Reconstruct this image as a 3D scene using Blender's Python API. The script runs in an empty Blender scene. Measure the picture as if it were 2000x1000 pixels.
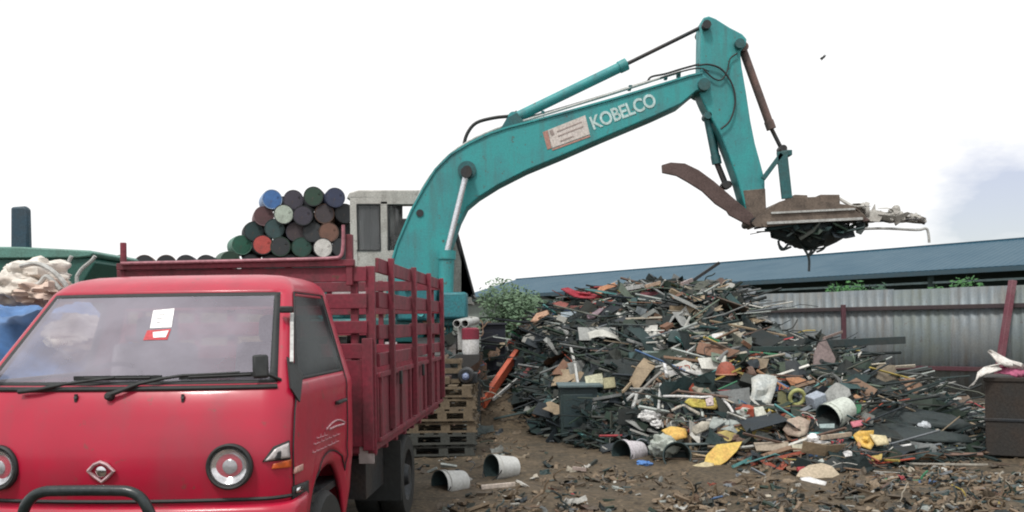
import bpy, bmesh, math, random
from mathutils import Vector, Matrix, noise
from mathutils.bvhtree import BVHTree
random.seed(7)
R = math.radians
sc = bpy.context.scene
COL = sc.collection

# ------------------------------------------------------------------ camera
F = 1732.0            # focal length in photograph pixels (2000 wide)
HZ = 635.0            # horizon row at the middle column
CAM = Vector((0, 0, 1.6))
ROLL = 0.0135
RV = Vector((math.cos(ROLL), 0, -math.sin(ROLL)))
UV = Vector((math.sin(ROLL), 0, math.cos(ROLL)))
def ray(px, py):
    return Vector((0, 1, 0)) + RV * ((px - 1000) / F) - UV * ((py - HZ) / F)
def P(px, py, d):
    return CAM + ray(px, py) * d
cam = bpy.data.cameras.new('camera'); co = bpy.data.objects.new('camera', cam); COL.objects.link(co)
cam.sensor_width = 36; cam.lens = 36 * F / 2000; cam.shift_y = (HZ - 500) / 2000
cam.clip_start = 0.1; cam.clip_end = 6000
bk = Vector((0, -1, 0))
co.matrix_world = Matrix(((RV.x, UV.x, bk.x, CAM.x), (RV.y, UV.y, bk.y, CAM.y), (RV.z, UV.z, bk.z, CAM.z), (0, 0, 0, 1)))
sc.camera = co

# ------------------------------------------------------------------ materials
def srgb(r, g, b):
    f = lambda c: (c / 255 / 12.92) if c / 255 <= 0.04045 else ((c / 255 + 0.055) / 1.055) ** 2.4
    return (f(r), f(g), f(b))
MATS = {}
def mat(name, col, rough=0.6, metal=0.0, dirt=(0.06, 0.05, 0.04), amt=0.35, scale=3.0, bump=0.15, bscale=40, coat=0.0, alpha=1.0, attr=False, spec=0.5, fine=0.25, trans=0.0, chips=0.0, chipcol=(0.09, 0.045, 0.03), streak=0.0, streakcol=(0.05, 0.05, 0.045)):
    if name in MATS: return MATS[name]
    m = bpy.data.materials.new(name); m.use_nodes = True; MATS[name] = m
    nt = m.node_tree; N = nt.nodes; L = nt.links
    b = N['Principled BSDF']
    tc = N.new('ShaderNodeTexCoord')
    n1 = N.new('ShaderNodeTexNoise'); n1.inputs['Scale'].default_value = scale; n1.inputs['Detail'].default_value = 8; n1.inputs['Roughness'].default_value = 0.65
    n2 = N.new('ShaderNodeTexNoise'); n2.inputs['Scale'].default_value = bscale; n2.inputs['Detail'].default_value = 4
    L.new(tc.outputs['Object'], n1.inputs['Vector']); L.new(tc.outputs['Object'], n2.inputs['Vector'])
    ramp = N.new('ShaderNodeValToRGB'); ramp.color_ramp.elements[0].position = 0.42; ramp.color_ramp.elements[1].position = 0.72
    L.new(n1.outputs['Fac'], ramp.inputs['Fac'])
    mul = N.new('ShaderNodeMath'); mul.operation = 'MULTIPLY'; mul.inputs[1].default_value = amt
    L.new(ramp.outputs['Color'], mul.inputs[0])
    mix = N.new('ShaderNodeMix'); mix.data_type = 'RGBA'
    L.new(mul.outputs[0], mix.inputs[0])
    if attr:
        at = N.new('ShaderNodeVertexColor'); at.layer_name = 'Col'
        L.new(at.outputs['Color'], mix.inputs[6])
    else:
        mix.inputs[6].default_value = (*col, 1)
    mix.inputs[7].default_value = (*dirt, 1)
    last = mix.outputs[2]
    def layer(vec_scale, nscale, lo, hi, fac, colr, last):
        mpn = N.new('ShaderNodeMapping'); mpn.inputs['Scale'].default_value = vec_scale; L.new(tc.outputs['Object'], mpn.inputs['Vector'])
        nz = N.new('ShaderNodeTexNoise'); nz.inputs['Scale'].default_value = nscale; nz.inputs['Detail'].default_value = 6; nz.inputs['Roughness'].default_value = .6; L.new(mpn.outputs[0], nz.inputs['Vector'])
        mrg = N.new('ShaderNodeMapRange'); mrg.inputs[1].default_value = lo; mrg.inputs[2].default_value = hi; mrg.inputs[3].default_value = 0; mrg.inputs[4].default_value = fac; L.new(nz.outputs['Fac'], mrg.inputs[0])
        mm = N.new('ShaderNodeMix'); mm.data_type = 'RGBA'; L.new(mrg.outputs[0], mm.inputs[0]); L.new(last, mm.inputs[6]); mm.inputs[7].default_value = (*colr, 1); return mm.outputs[2]
    if streak: last = layer((1, 1, .10), 7, .50, .72, streak, streakcol, last)
    if chips: last = layer((1, 1, 1), 11, .63, .68, chips, chipcol, last)
    # fine value variation
    mr = N.new('ShaderNodeMapRange'); mr.inputs[1].default_value = 0.3; mr.inputs[2].default_value = 0.7
    mr.inputs[3].default_value = 1 - fine; mr.inputs[4].default_value = 1 + fine
    L.new(n2.outputs['Fac'], mr.inputs[0])
    hsv = N.new('ShaderNodeHueSaturation'); L.new(last, hsv.inputs['Color']); L.new(mr.outputs[0], hsv.inputs['Value'])
    L.new(hsv.outputs['Color'], b.inputs['Base Color'])
    b.inputs['Metallic'].default_value = metal
    rr = N.new('ShaderNodeMath'); rr.operation = 'ADD'; rr.inputs[1].default_value = rough
    m2 = N.new('ShaderNodeMath'); m2.operation = 'MULTIPLY'; m2.inputs[1].default_value = 0.3
    L.new(mul.outputs[0], m2.inputs[0]); L.new(m2.outputs[0], rr.inputs[0]); rr.use_clamp = True
    L.new(rr.outputs[0], b.inputs['Roughness'])
    b.inputs['Coat Weight'].default_value = coat; b.inputs['Coat Roughness'].default_value = 0.12
    b.inputs['Specular IOR Level'].default_value = spec
    b.inputs['Alpha'].default_value = alpha
    b.inputs['Transmission Weight'].default_value = trans
    if bump > 0:
        bp = N.new('ShaderNodeBump'); bp.inputs['Strength'].default_value = bump; bp.inputs['Distance'].default_value = 0.01
        L.new(n2.outputs['Fac'], bp.inputs['Height']); L.new(bp.outputs[0], b.inputs['Normal'])
    return m
RED = mat('red_cab_paint', (0.43, 0.007, 0.038), 0.36, dirt=(0.2, 0.035, 0.05), amt=0.45, scale=2.5, bump=0.22, bscale=3.5, coat=0.22, fine=0.05, chips=.55, chipcol=(.16, .06, .05), streak=.3, streakcol=(.25, .04, .06))
MAROON = mat('maroon_bed_paint', (0.19, 0.020, 0.038), 0.6, dirt=(0.085, 0.042, 0.045), amt=0.8, scale=4, bump=0.1, fine=0.2, chips=.8, streak=.5, streakcol=(.06, .03, .03))
TEAL = mat('teal_paint', (0.030, 0.30, 0.305), 0.5, dirt=(0.06, 0.16, 0.19), amt=0.7, scale=1.6, bump=0.06, fine=0.12, chips=.75, streak=.55, streakcol=(.07, .13, .13))
TEALD = mat('dark_teal_paint', (0.015, 0.11, 0.12), 0.5, amt=0.5)
BLACK = mat('black_rubber', (0.014, 0.017, 0.018), 0.6, dirt=(0.05, 0.045, 0.04), amt=0.3)
BLKP = mat('black_gloss', (0.012, 0.02, 0.022), 0.3, amt=0.15)
DARKM = mat('dark_metal', (0.03, 0.035, 0.04), 0.5, 0.4, dirt=(0.08, 0.05, 0.03), amt=0.5)
CHROME = mat('chrome', (0.75, 0.75, 0.77), 0.15, 1.0, amt=0.1, bump=0)
ROD = mat('polished_rod', (0.7, 0.72, 0.76), 0.25, 0.7, amt=0.15, bump=0)
CABG = mat('cab_grey', (0.44, 0.43, 0.40), 0.5, dirt=(0.18, 0.16, 0.14), amt=0.5, chips=.5, streak=.4)
RUST = mat('rusty_steel', (0.115, 0.078, 0.072), 0.75, 0.2, dirt=(0.065, 0.045, 0.042), amt=0.7, scale=6, bump=0.3)
BRUST = mat('bucket_steel', (0.16, 0.125, 0.10), 0.7, 0.2, dirt=(0.06, 0.05, 0.045), amt=0.8, scale=4, bump=0.3)
WOOD = mat('weathered_wood', (0.145, 0.112, 0.074), 0.85, dirt=(0.075, 0.06, 0.042), amt=0.8, scale=8, bump=0.3)
WOODD = mat('damp_dark_wood', (0.05, 0.055, 0.05), 0.8, amt=0.5, scale=8, bump=0.3)  # darker wood colour for the lower two pallets
SEAT = mat('seat_vinyl', (0.20, 0.19, 0.21), 0.7, amt=0.2)
DASH = mat('dash_plastic', (0.26, 0.25, 0.27), 0.7, amt=0.2)
WHITEP = mat('white_plastic', (0.66, 0.66, 0.66), 0.45, dirt=(0.35, 0.33, 0.28), amt=0.5, scale=9)
PAPER = mat('white_paper', (0.85, 0.85, 0.85), 0.7, amt=0.05, bump=0)
REDST = mat('red_sticker', (0.5, 0.05, 0.06), 0.6, amt=0.1, bump=0)
PALET = mat('pale_lettering', (0.62, 0.36, 0.40), 0.6, amt=0.4, scale=30, bump=0)
LETTER = mat('faded_lettering', (0.50, 0.66, 0.66), 0.6, dirt=(0.28, 0.33, 0.27), amt=0.75, scale=5, bump=0)
STICK = mat('faded_sticker', (0.58, 0.53, 0.50), 0.6, dirt=(0.45, 0.40, 0.33), amt=0.5, scale=6, bump=0)
STICKR = mat('sticker_red_edge', (0.42, 0.22, 0.18), 0.6, amt=0.3, bump=0)
GREY = mat('grey_steel', (0.2, 0.21, 0.21), 0.6, 0.3, amt=0.5)
PALEG = mat('pale_steel', (0.45, 0.46, 0.45), 0.6, 0.1, dirt=(0.2, 0.18, 0.15), amt=0.5, scale=8)
SCRAP = mat('mixed_scrap', (0.1, 0.1, 0.1), 0.65, 0.0, amt=0.45, scale=5, attr=True, bump=0.3, dirt=(0.030, 0.028, 0.023))
HEAPM = mat('heap_core', (0.013, 0.023, 0.024), 0.85, dirt=(0.03, 0.03, 0.026), amt=0.8, scale=2.5, bump=0.6, bscale=14, fine=0.6)  # shade in the gaps between pieces is painted as this near-black core
def glass(name, col, alpha, rough, spec=.5):
    m = bpy.data.materials.new(name); m.use_nodes = True
    b = m.node_tree.nodes['Principled BSDF']
    b.inputs['Base Color'].default_value = (*col, 1); b.inputs['Roughness'].default_value = rough; b.inputs['Specular IOR Level'].default_value = spec
    N = m.node_tree.nodes; L = m.node_tree.links
    tc = N.new('ShaderNodeTexCoord'); n = N.new('ShaderNodeTexNoise'); n.inputs['Scale'].default_value = 3; n.inputs['Detail'].default_value = 5
    mr = N.new('ShaderNodeMapRange'); mr.inputs[1].default_value = 0.35; mr.inputs[2].default_value = 0.65
    mr.inputs[3].default_value = alpha - 0.10; mr.inputs[4].default_value = alpha + 0.10
    L.new(tc.outputs['Object'], n.inputs['Vector']); L.new(n.outputs['Fac'], mr.inputs[0]); L.new(mr.outputs[0], b.inputs['Alpha'])
    return m
WSG = glass('dusty_windscreen', (0.36, 0.34, 0.40), 0.54, 0.07)  # grey lavender base holds dust plus the sky reflected in the screen
SDG = glass('tinted_glass', (0.012, 0.022, 0.024), 0.88, 0.15, .03)  # dark cab interior put into the near-black pane colour
CLG = glass('clear_glass', (0.3, 0.3, 0.3), 0.10, 0.05)
LENS = glass('lamp_glass', (0.6, 0.6, 0.62), 0.14, 0.05)

# ------------------------------------------------------------------ mesh builder
def rotm(rx=0, ry=0, rz=0):
    return (Matrix.Rotation(rz, 3, 'Z') @ Matrix.Rotation(ry, 3, 'Y') @ Matrix.Rotation(rx, 3, 'X'))
class MB:
    def __init__(s): s.v = []; s.f = []; s.m = []; s.c = []; s.mi = 0; s.col = None
    def add(s, vs, fs):
        n = len(s.v); s.v += [Vector(v) for v in vs]
        for f in fs:
            s.f.append([n + i for i in f]); s.m.append(s.mi); s.c.append(s.col)
    def box(s, c, size, rot=None):
        c = Vector(c); h = Vector(size) / 2; vs = []
        for z in (-1, 1):
            for y in (-1, 1):
                for x in (-1, 1):
                    p = Vector((x * h.x, y * h.y, z * h.z)); vs.append(c + (rot @ p if rot else p))
        s.add(vs, [(0, 2, 3, 1), (4, 5, 7, 6), (0, 1, 5, 4), (2, 6, 7, 3), (0, 4, 6, 2), (1, 3, 7, 5)])
    def bar(s, a, b, w, h=None, up=(0, 0, 1)):
        a = Vector(a); b = Vector(b); h = h or w; d = (b - a)
        l = d.length
        if l < 1e-6: return
        d = d / l; u = Vector(up); x = d.cross(u)
        if x.length < 1e-3: x = d.cross(Vector((1, 0, 0)))
        x.normalize(); y = x.cross(d); vs = []
        for p in (a, b):
            for (i, j) in ((-1, -1), (1, -1), (1, 1), (-1, 1)): vs.append(p + x * (i * w / 2) + y * (j * h / 2))
        s.add(vs, [(0, 1, 2, 3), (7, 6, 5, 4), (0, 4, 5, 1), (1, 5, 6, 2), (2, 6, 7, 3), (3, 7, 4, 0)])
    def tube(s, pts, r, n=8, cap=True):
        pts = [Vector(p) for p in pts]; rings = []; k = len(pts); base = len(s.v); vs = []
        rr = r if isinstance(r, (list, tuple)) else [r] * k
        px = None
        for i, p in enumerate(pts):
            d = (pts[min(i + 1, k - 1)] - pts[max(i - 1, 0)])
            d = d.normalized() if d.length > 1e-9 else Vector((0, 0, 1))
            if px is None:
                px = d.cross(Vector((0, 0, 1)))
                if px.length < 1e-2: px = d.cross(Vector((1, 0, 0)))
            px = px - d * px.dot(d); px.normalize(); py = d.cross(px)
            for j in range(n):
                a = 2 * math.pi * j / n; vs.append(p + (px * math.cos(a) + py * math.sin(a)) * rr[i])
        fs = []
        for i in range(k - 1):
            for j in range(n):
                a = i * n + j; b = i * n + (j + 1) % n; fs.append((a, b, b + n, a + n))
        if cap: fs += [tuple(reversed(range(n))), tuple(range((k - 1) * n, k * n))]
        s.add(vs, fs)
    def lathe(s, prof, o, axis, n=24):
        """prof: list of (radius, distance along axis)"""
        o = Vector(o); d = Vector(axis).normalized(); x = d.cross(Vector((0, 0, 1)))
        if x.length < 1e-2: x = Vector((1, 0, 0))
        x.normalize(); y = d.cross(x); vs = []; fs = []
        for (r, t) in prof:
            for j in range(n):
                a = 2 * math.pi * j / n; vs.append(o + d * t + (x * math.cos(a) + y * math.sin(a)) * max(r, 1e-4))
        for i in range(len(prof) - 1):
            for j in range(n):
                a = i * n + j; b = i * n + (j + 1) % n; fs.append((a, b, b + n, a + n))
        s.add(vs, fs)
    def prism(s, poly, ext):
        """poly: world points, extruded by ext"""
        n = len(poly); ext = Vector(ext); vs = [Vector(p) for p in poly] + [Vector(p) + ext for p in poly]
        fs = [tuple(range(n)), tuple(reversed(range(n, 2 * n)))]
        fs += [(i, i + n, (i + 1) % n + n, (i + 1) % n) for i in range(n)]
        s.add(vs, fs)
    def pxprism(s, poly, d, th):
        s.prism([P(x, y, d) for (x, y) in poly], (0, th, 0))
    def build(s, name, mats, parent=None, origin=None, smooth=40, bevel=0, solid=0, fix=True, link=True):
        if not isinstance(mats, (list, tuple)): mats = [mats]
        o0 = Vector((0, 0, 0))
        if parent is None:
            if origin is None:
                n = len(s.v); o0 = Vector((sum(v.x for v in s.v) / n, sum(v.y for v in s.v) / n, min(v.z for v in s.v)))
            else: o0 = Vector(origin)
        elif origin is not None: o0 = Vector(origin)
        me = bpy.data.meshes.new(name)
        me.from_pydata([v - o0 for v in s.v], [], s.f); me.update()
        for m in mats: me.materials.append(m)
        if len(mats) > 1: me.polygons.foreach_set('material_index', s.m)
        if any(c is not None for c in s.c):
            ca = me.color_attributes.new('Col', 'FLOAT_COLOR', 'CORNER'); buf = []
            for p, c in zip(me.polygons, s.c):
                cc = tuple(c) if c else (0.05, 0.05, 0.05)
                for _ in range(p.loop_total): buf += [cc[0], cc[1], cc[2], 1.0]
            ca.data.foreach_set('color', buf)
        if fix:
            bm = bmesh.new(); bm.from_mesh(me); bmesh.ops.recalc_face_normals(bm, faces=bm.faces); bm.to_mesh(me); bm.free()
        if smooth:
            me.polygons.foreach_set('use_smooth', [True] * len(me.polygons)); me.set_sharp_from_angle(angle=R(smooth))
        ob = bpy.data.objects.new(name, me); COL.objects.link(ob)
        if parent is not None: ob.parent = parent
        else: ob.location = o0
        if solid:
            md = ob.modifiers.new('solid', 'SOLIDIFY'); md.thickness = solid; md.offset = -1
        if bevel:
            md = ob.modifiers.new('bevel', 'BEVEL'); md.width = bevel; md.segments = 2; md.limit_method = 'ANGLE'; md.angle_limit = R(40)
        return ob
def tag(o, label=None, cat=None, group=None, kind=None):
    if label: o['label'] = label
    if cat: o['category'] = cat
    if group: o['group'] = group
    if kind: o['kind'] = kind
    return o
def empty(name, loc, rz=0):
    o = bpy.data.objects.new(name, None); COL.objects.link(o); o.location = loc; o.rotation_euler = (0, 0, rz); o.empty_display_size = 0.2
    return o
def copy_tree(o, parent=None):
    c = o.copy(); COL.objects.link(c)
    if parent: c.parent = parent
    for ch in [x for x in bpy.data.objects if x.parent == o]: copy_tree(ch, c)
    return c
class Sub:
    """builder whose shapes are given in world space and linked under an unrotated root"""
    def __init__(s, root): s.root = root
    def __call__(s, mb, name, mats, parent=None, **k):
        o = mb.build(name, mats, parent or s.root, origin=s.root.location, **k); return o
def smoothpts(pts, k=4):
    out = []
    for i in range(len(pts) - 1):
        p0 = Vector(pts[max(i - 1, 0)]); p1 = Vector(pts[i]); p2 = Vector(pts[i + 1]); p3 = Vector(pts[min(i + 2, len(pts) - 1)])
        for j in range(k):
            t = j / k
            out.append(0.5 * ((2 * p1) + (p2 - p0) * t + (2 * p0 - 5 * p1 + 4 * p2 - p3) * t * t + (3 * p1 - p0 - 3 * p2 + p3) * t ** 3))
    out.append(Vector(pts[-1])); return out
def fbm(x, y, z=0, oct=4):
    return noise.fractal(Vector((x, y, z)), 1.0, 2.0, oct)

# ------------------------------------------------------------------ world and sun
w = bpy.data.worlds.new('World'); sc.world = w; w.use_nodes = True
N = w.node_tree.nodes; L = w.node_tree.links; bg = N['Background']
SUN_EL, SUN_AZ = 58, 205     # azimuth measured clockwise from +Y
sky = N.new('ShaderNodeTexSky'); sky.sky_type = 'NISHITA'; sky.sun_disc = False
sky.sun_elevation = R(SUN_EL); sky.sun_rotation = R(SUN_AZ); sky.air_density = 1.0; sky.dust_density = 2.0
tc = N.new('ShaderNodeTexCoord')
n1 = N.new('ShaderNodeTexNoise'); n1.inputs['Scale'].default_value = 5.5; n1.inputs['Detail'].default_value = 6; n1.inputs['Roughness'].default_value = 0.55
mp = N.new('ShaderNodeMapping'); mp.inputs['Scale'].default_value = (1, 1, 2.4); mp.inputs['Location'].default_value = (0.3, 0.1, 0.25)
L.new(tc.outputs['Generated'], mp.inputs['Vector']); L.new(mp.outputs[0], n1.inputs['Vector'])
# a gap in the overcast at the right, low over the shed roof
gd = ray(1955, 432).normalized()
nrm = N.new('ShaderNodeVectorMath'); nrm.operation = 'NORMALIZE'; L.new(tc.outputs['Generated'], nrm.inputs[0])
dst = N.new('ShaderNodeVectorMath'); dst.operation = 'DISTANCE'; dst.inputs[1].default_value = gd; L.new(nrm.outputs[0], dst.inputs[0])
gp = N.new('ShaderNodeMapRange'); gp.inputs[1].default_value = 0.03; gp.inputs[2].default_value = 0.115; gp.inputs[3].default_value = 0.46; gp.inputs[4].default_value = 0.0
L.new(dst.outputs['Value'], gp.inputs[0])
ad = N.new('ShaderNodeMath'); ad.operation = 'SUBTRACT'; L.new(n1.outputs['Fac'], ad.inputs[0]); L.new(gp.outputs[0], ad.inputs[1])
cl = N.new('ShaderNodeMapRange'); cl.inputs[1].default_value = 0.06; cl.inputs[2].default_value = 0.30; cl.inputs[3].default_value = 0.50; cl.inputs[4].default_value = 1.0
L.new(ad.outputs[0], cl.inputs[0])
mx = N.new('ShaderNodeMix'); mx.data_type = 'RGBA'; L.new(cl.outputs[0], mx.inputs[0])
hs = N.new('ShaderNodeHueSaturation'); hs.inputs['Saturation'].default_value = 1.7; hs.inputs['Hue'].default_value = 0.535; hs.inputs['Value'].default_value = 1.0
L.new(sky.outputs[0], hs.inputs['Color'])
L.new(hs.outputs[0], mx.inputs[6]); mx.inputs[7].default_value = (10.7, 10.7, 10.7, 1)
L.new(mx.outputs[2], bg.inputs['Color']); bg.inputs['Strength'].default_value = 0.09
sl = bpy.data.lights.new('sun', 'SUN'); so = bpy.data.objects.new('sun', sl); COL.objects.link(so)
sl.energy = 2.1; sl.angle = R(9); sl.color = (1, 0.96, 0.9)
sd = Vector((math.sin(R(SUN_AZ)) * math.cos(R(SUN_EL)), math.cos(R(SUN_AZ)) * math.cos(R(SUN_EL)), math.sin(R(SUN_EL))))
so.rotation_euler = sd.to_track_quat('Z', 'Y').to_euler(); so.location = (0, 0, 40)
vs = sc.view_settings; vs.view_transform = 'Standard'; vs.look = 'None'; vs.gamma = 1; vs.exposure = 0.2; vs.use_curve_mapping = False
sc.cycles.filter_width = 2.0
sc.cycles.use_denoising = True
sc.cycles.max_bounces = 8; sc.cycles.transparent_max_bounces = 12

# ------------------------------------------------------------------ ground
EXC = P(742, 700, 15.2)       # slew centre of the excavator (x, y used)
def smooth(a, b, x):
    t = min(1, max(0, (x - a) / (b - a))); return t * t * (3 - 2 * t)
BANK_Z = 3.30
def gz(x, y):
    z = 0.05 * fbm(x * 0.35, y * 0.35) + 0.02 * fbm(x * 1.7, y * 1.7, 3)
    z += 0.018 * fbm(x * 6, y * 6, 9, 3)
    if y > 100 or abs(x) > 100: return 0.0
    for c_, w_ in ((2.1, .16), (3.5, .18)):
        cx_ = c_ + .25 * math.sin(y * .55) - .16 * (y - 8); z -= .045 * math.exp(-((x - cx_) / w_) ** 2) * (1 - smooth(9.2, 10.4, y)) - .02 * math.exp(-((abs(x - cx_) - .28) / .1) ** 2) * (1 - smooth(9.2, 10.4, y))
    r = math.hypot((x - EXC.x) / 4.2, (y - EXC.y - 0.3) / 3.0)
    z += 0.5 * (1 - smooth(0.45, 1.0, r))
    bx = smooth(-34, -28, x) * (1 - smooth(-3.9, -2.6, x)); by = smooth(23.0, 26.8, y) * (1 - smooth(31, 37, y))
    z = z * (1 - bx * by) + (BANK_Z + z * 0.3) * bx * by
    # level under the truck and stacks
    return z
def axis(lo, hi, dlo, dhi, step):
    a = []; x = dlo
    while x <= dhi: a.append(x); x += step
    s = step; x = dlo
    left = []
    while x > lo: s *= 1.25; x -= s; left.append(max(x, lo))
    s = step; x = a[-1]; right = []
    while x < hi: s *= 1.25; x += s; right.append(min(x, hi))
    return list(reversed(left)) + a + right
xs = axis(-3000, 3000, -6, 12, 0.11); ys = axis(-300, 4500, 3, 19, 0.11)
g = MB(); nx = len(xs)
g.v = [Vector((x, y, gz(x, y))) for y in ys for x in xs]
g.f = [(j * nx + i, j * nx + i + 1, (j + 1) * nx + i + 1, (j + 1) * nx + i) for j in range(len(ys) - 1) for i in range(nx - 1)]
g.m = [0] * len(g.f); g.c = [None] * len(g.f)
GROUND = mat('yard_mud', (0.092, 0.067, 0.040), 0.85, dirt=(0.038, 0.034, 0.024), amt=0.85, scale=1.3, bump=0.7, bscale=22, fine=0.5, streak=.75, streakcol=(.032, .026, .019), chips=.5, chipcol=(.16, .125, .085))
ground = tag(g.build('ground', GROUND, origin=(0, 0, 0), fix=False, smooth=180), kind='structure')
gbvh = BVHTree.FromPolygons(g.v, g.f)
def ghit(px, py):
    h = gbvh.ray_cast(CAM, ray(px, py).normalized(), 500)
    return h[0]

# ------------------------------------------------------------------ scrap heap surface
HT = [(915, 800, 797, 17.3), (960, 808, 745, 17), (1000, 825, 676, 16.8), (1040, 838, 637, 16.5), (1100, 860, 590, 16), (1150, 870, 574, 15.7), (1200, 880, 570, 15.5), (1265, 890, 559, 15.2), (1330, 898, 563, 15),
      (1420, 905, 565, 14.8), (1452, 908, 600, 14.5), (1485, 912, 655, 14), (1540, 918, 672, 13.6), (1600, 922, 676, 13.2), (1640, 920, 690, 13.0), (1700, 915, 716, 12.8), (1750, 910, 728, 12.6), (1800, 905, 758, 12.5),
      (1860, 898, 806, 12.2), (1910, 893, 848, 11.8), (1975, 890, 884, 11.0)]
def hrow(px):
    for a, b in zip(HT, HT[1:]):
        if a[0] <= px <= b[0]:
            t = (px - a[0]) / (b[0] - a[0]); return [a[i] + (b[i] - a[i]) * t for i in range(4)]
    return HT[-1]
def hz(px): return HZ - (px - 1000) * math.tan(ROLL)
def hsurf(px, t):
    _, fy, cy, cd = hrow(px)
    df = 1.6 * F / (fy - hz(px)); f = P(px, fy, df); f.z = -0.05
    c = P(px, cy, cd)
    if t <= 1:
        p = f.lerp(c, t); p.z = -0.05 + (c.z + 0.05) * (t ** 0.8)
    else:
        p = c + (c - f).normalized() * 0; d = Vector((0.25, 1, 0)); p = c + d * (t - 1) * (0.8 + c.z); p.z = c.z * (1 - (t - 1) ** 1.3) - 0.05 * (t - 1)
    return p
hm = MB(); NS, NT = 150, 60
for i in range(NS + 1):
    px = 915 + (1975 - 915) * i / NS
    for j in range(NT + 1):
        t = 2 * j / NT; p = hsurf(px, t)
        k = min(1, p.z / 0.5) if p.z > 0 else 0
        p = p + Vector((0.12 * fbm(p.x * 2, p.y * 2, p.z * 2), -0.15 * fbm(p.x * 2.2 + 9, p.y * 2.2, p.z * 2.2), 0.12 * fbm(p.x * 2.5, p.y * 2.5, 5 + p.z))) * k
        hm.v.append(p)
hm.f = [(i * (NT + 1) + j, (i + 1) * (NT + 1) + j, (i + 1) * (NT + 1) + j + 1, i * (NT + 1) + j + 1) for i in range(NS) for j in range(NT)]
hm.m = [0] * len(hm.f); hm.c = [None] * len(hm.f)
hbvh = BVHTree.FromPolygons(hm.v, hm.f)
def hit(px, py):
    """first thing the view ray meets: heap or ground"""
    d = ray(px, py).normalized(); a = hbvh.ray_cast(CAM, d, 60); b = gbvh.ray_cast(CAM, d, 60)
    c = [(h[3], h[0], h[1]) for h in (a, b) if h[0] is not None]
    if not c: return P(px, py, 15.0), Vector((0, -1, 0))
    c.sort(key=lambda q: q[0]); n = c[0][2]
    if n.dot(d) > 0: n = -n
    return c[0][1], n

SC = [(0.009, 0.020, 0.021), (0.006, 0.013, 0.014), (0.010, 0.032, 0.033), (0.015, 0.024, 0.032), (0.026, 0.031, 0.026), (0.011, 0.029, 0.018)]
SG = [(0.13, 0.14, 0.14), (0.19, 0.20, 0.19), (0.10, 0.13, 0.13), (0.17, 0.19, 0.21), (0.09, 0.10, 0.08)]
SP = [(0.46, 0.46, 0.43), (0.38, 0.42, 0.40), (0.55, 0.54, 0.50), (0.40, 0.36, 0.29)]
SB = [(0.17, 0.10, 0.06), (0.22, 0.14, 0.09), (0.13, 0.08, 0.06), (0.24, 0.19, 0.13), (0.10, 0.07, 0.05)]
SX = [(0.40, 0.07, 0.035), (0.35, 0.04, 0.05), (0.08, 0.16, 0.32), (0.04, 0.20, 0.10), (0.45, 0.34, 0.07), (0.30, 0.06, 0.03), (0.10, 0.30, 0.30)]
def scol(wd, wg, wp, wb, wx):
    k = random.random() * (wd + wg + wp + wb + wx)
    for wgt, lst in ((wd, SC), (wg, SG), (wp, SP), (wb, SB), (wx, SX)):
        if k < wgt: c = random.choice(lst); break
        k -= wgt
    else: c = SC[0]
    f = random.uniform(0.75, 1.25); return tuple(min(0.8, q * f) for q in c)
def frame(n, spread=0.5):
    """random orientation lying roughly along a surface of normal n"""
    n = (n + Vector((random.gauss(0, spread), random.gauss(0, spread), random.gauss(0, spread)))).normalized()
    d = Vector((1, 0, random.gauss(0, 0.35))) if random.random() < 0.62 else Vector((random.uniform(-1, 1), random.uniform(-1, 1), random.uniform(-1, 1)))
    x = (d - n * d.dot(n))
    x = x.normalized() if x.length > 1e-3 else n.orthogonal().normalized()
    return x, n.cross(x), n
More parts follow.
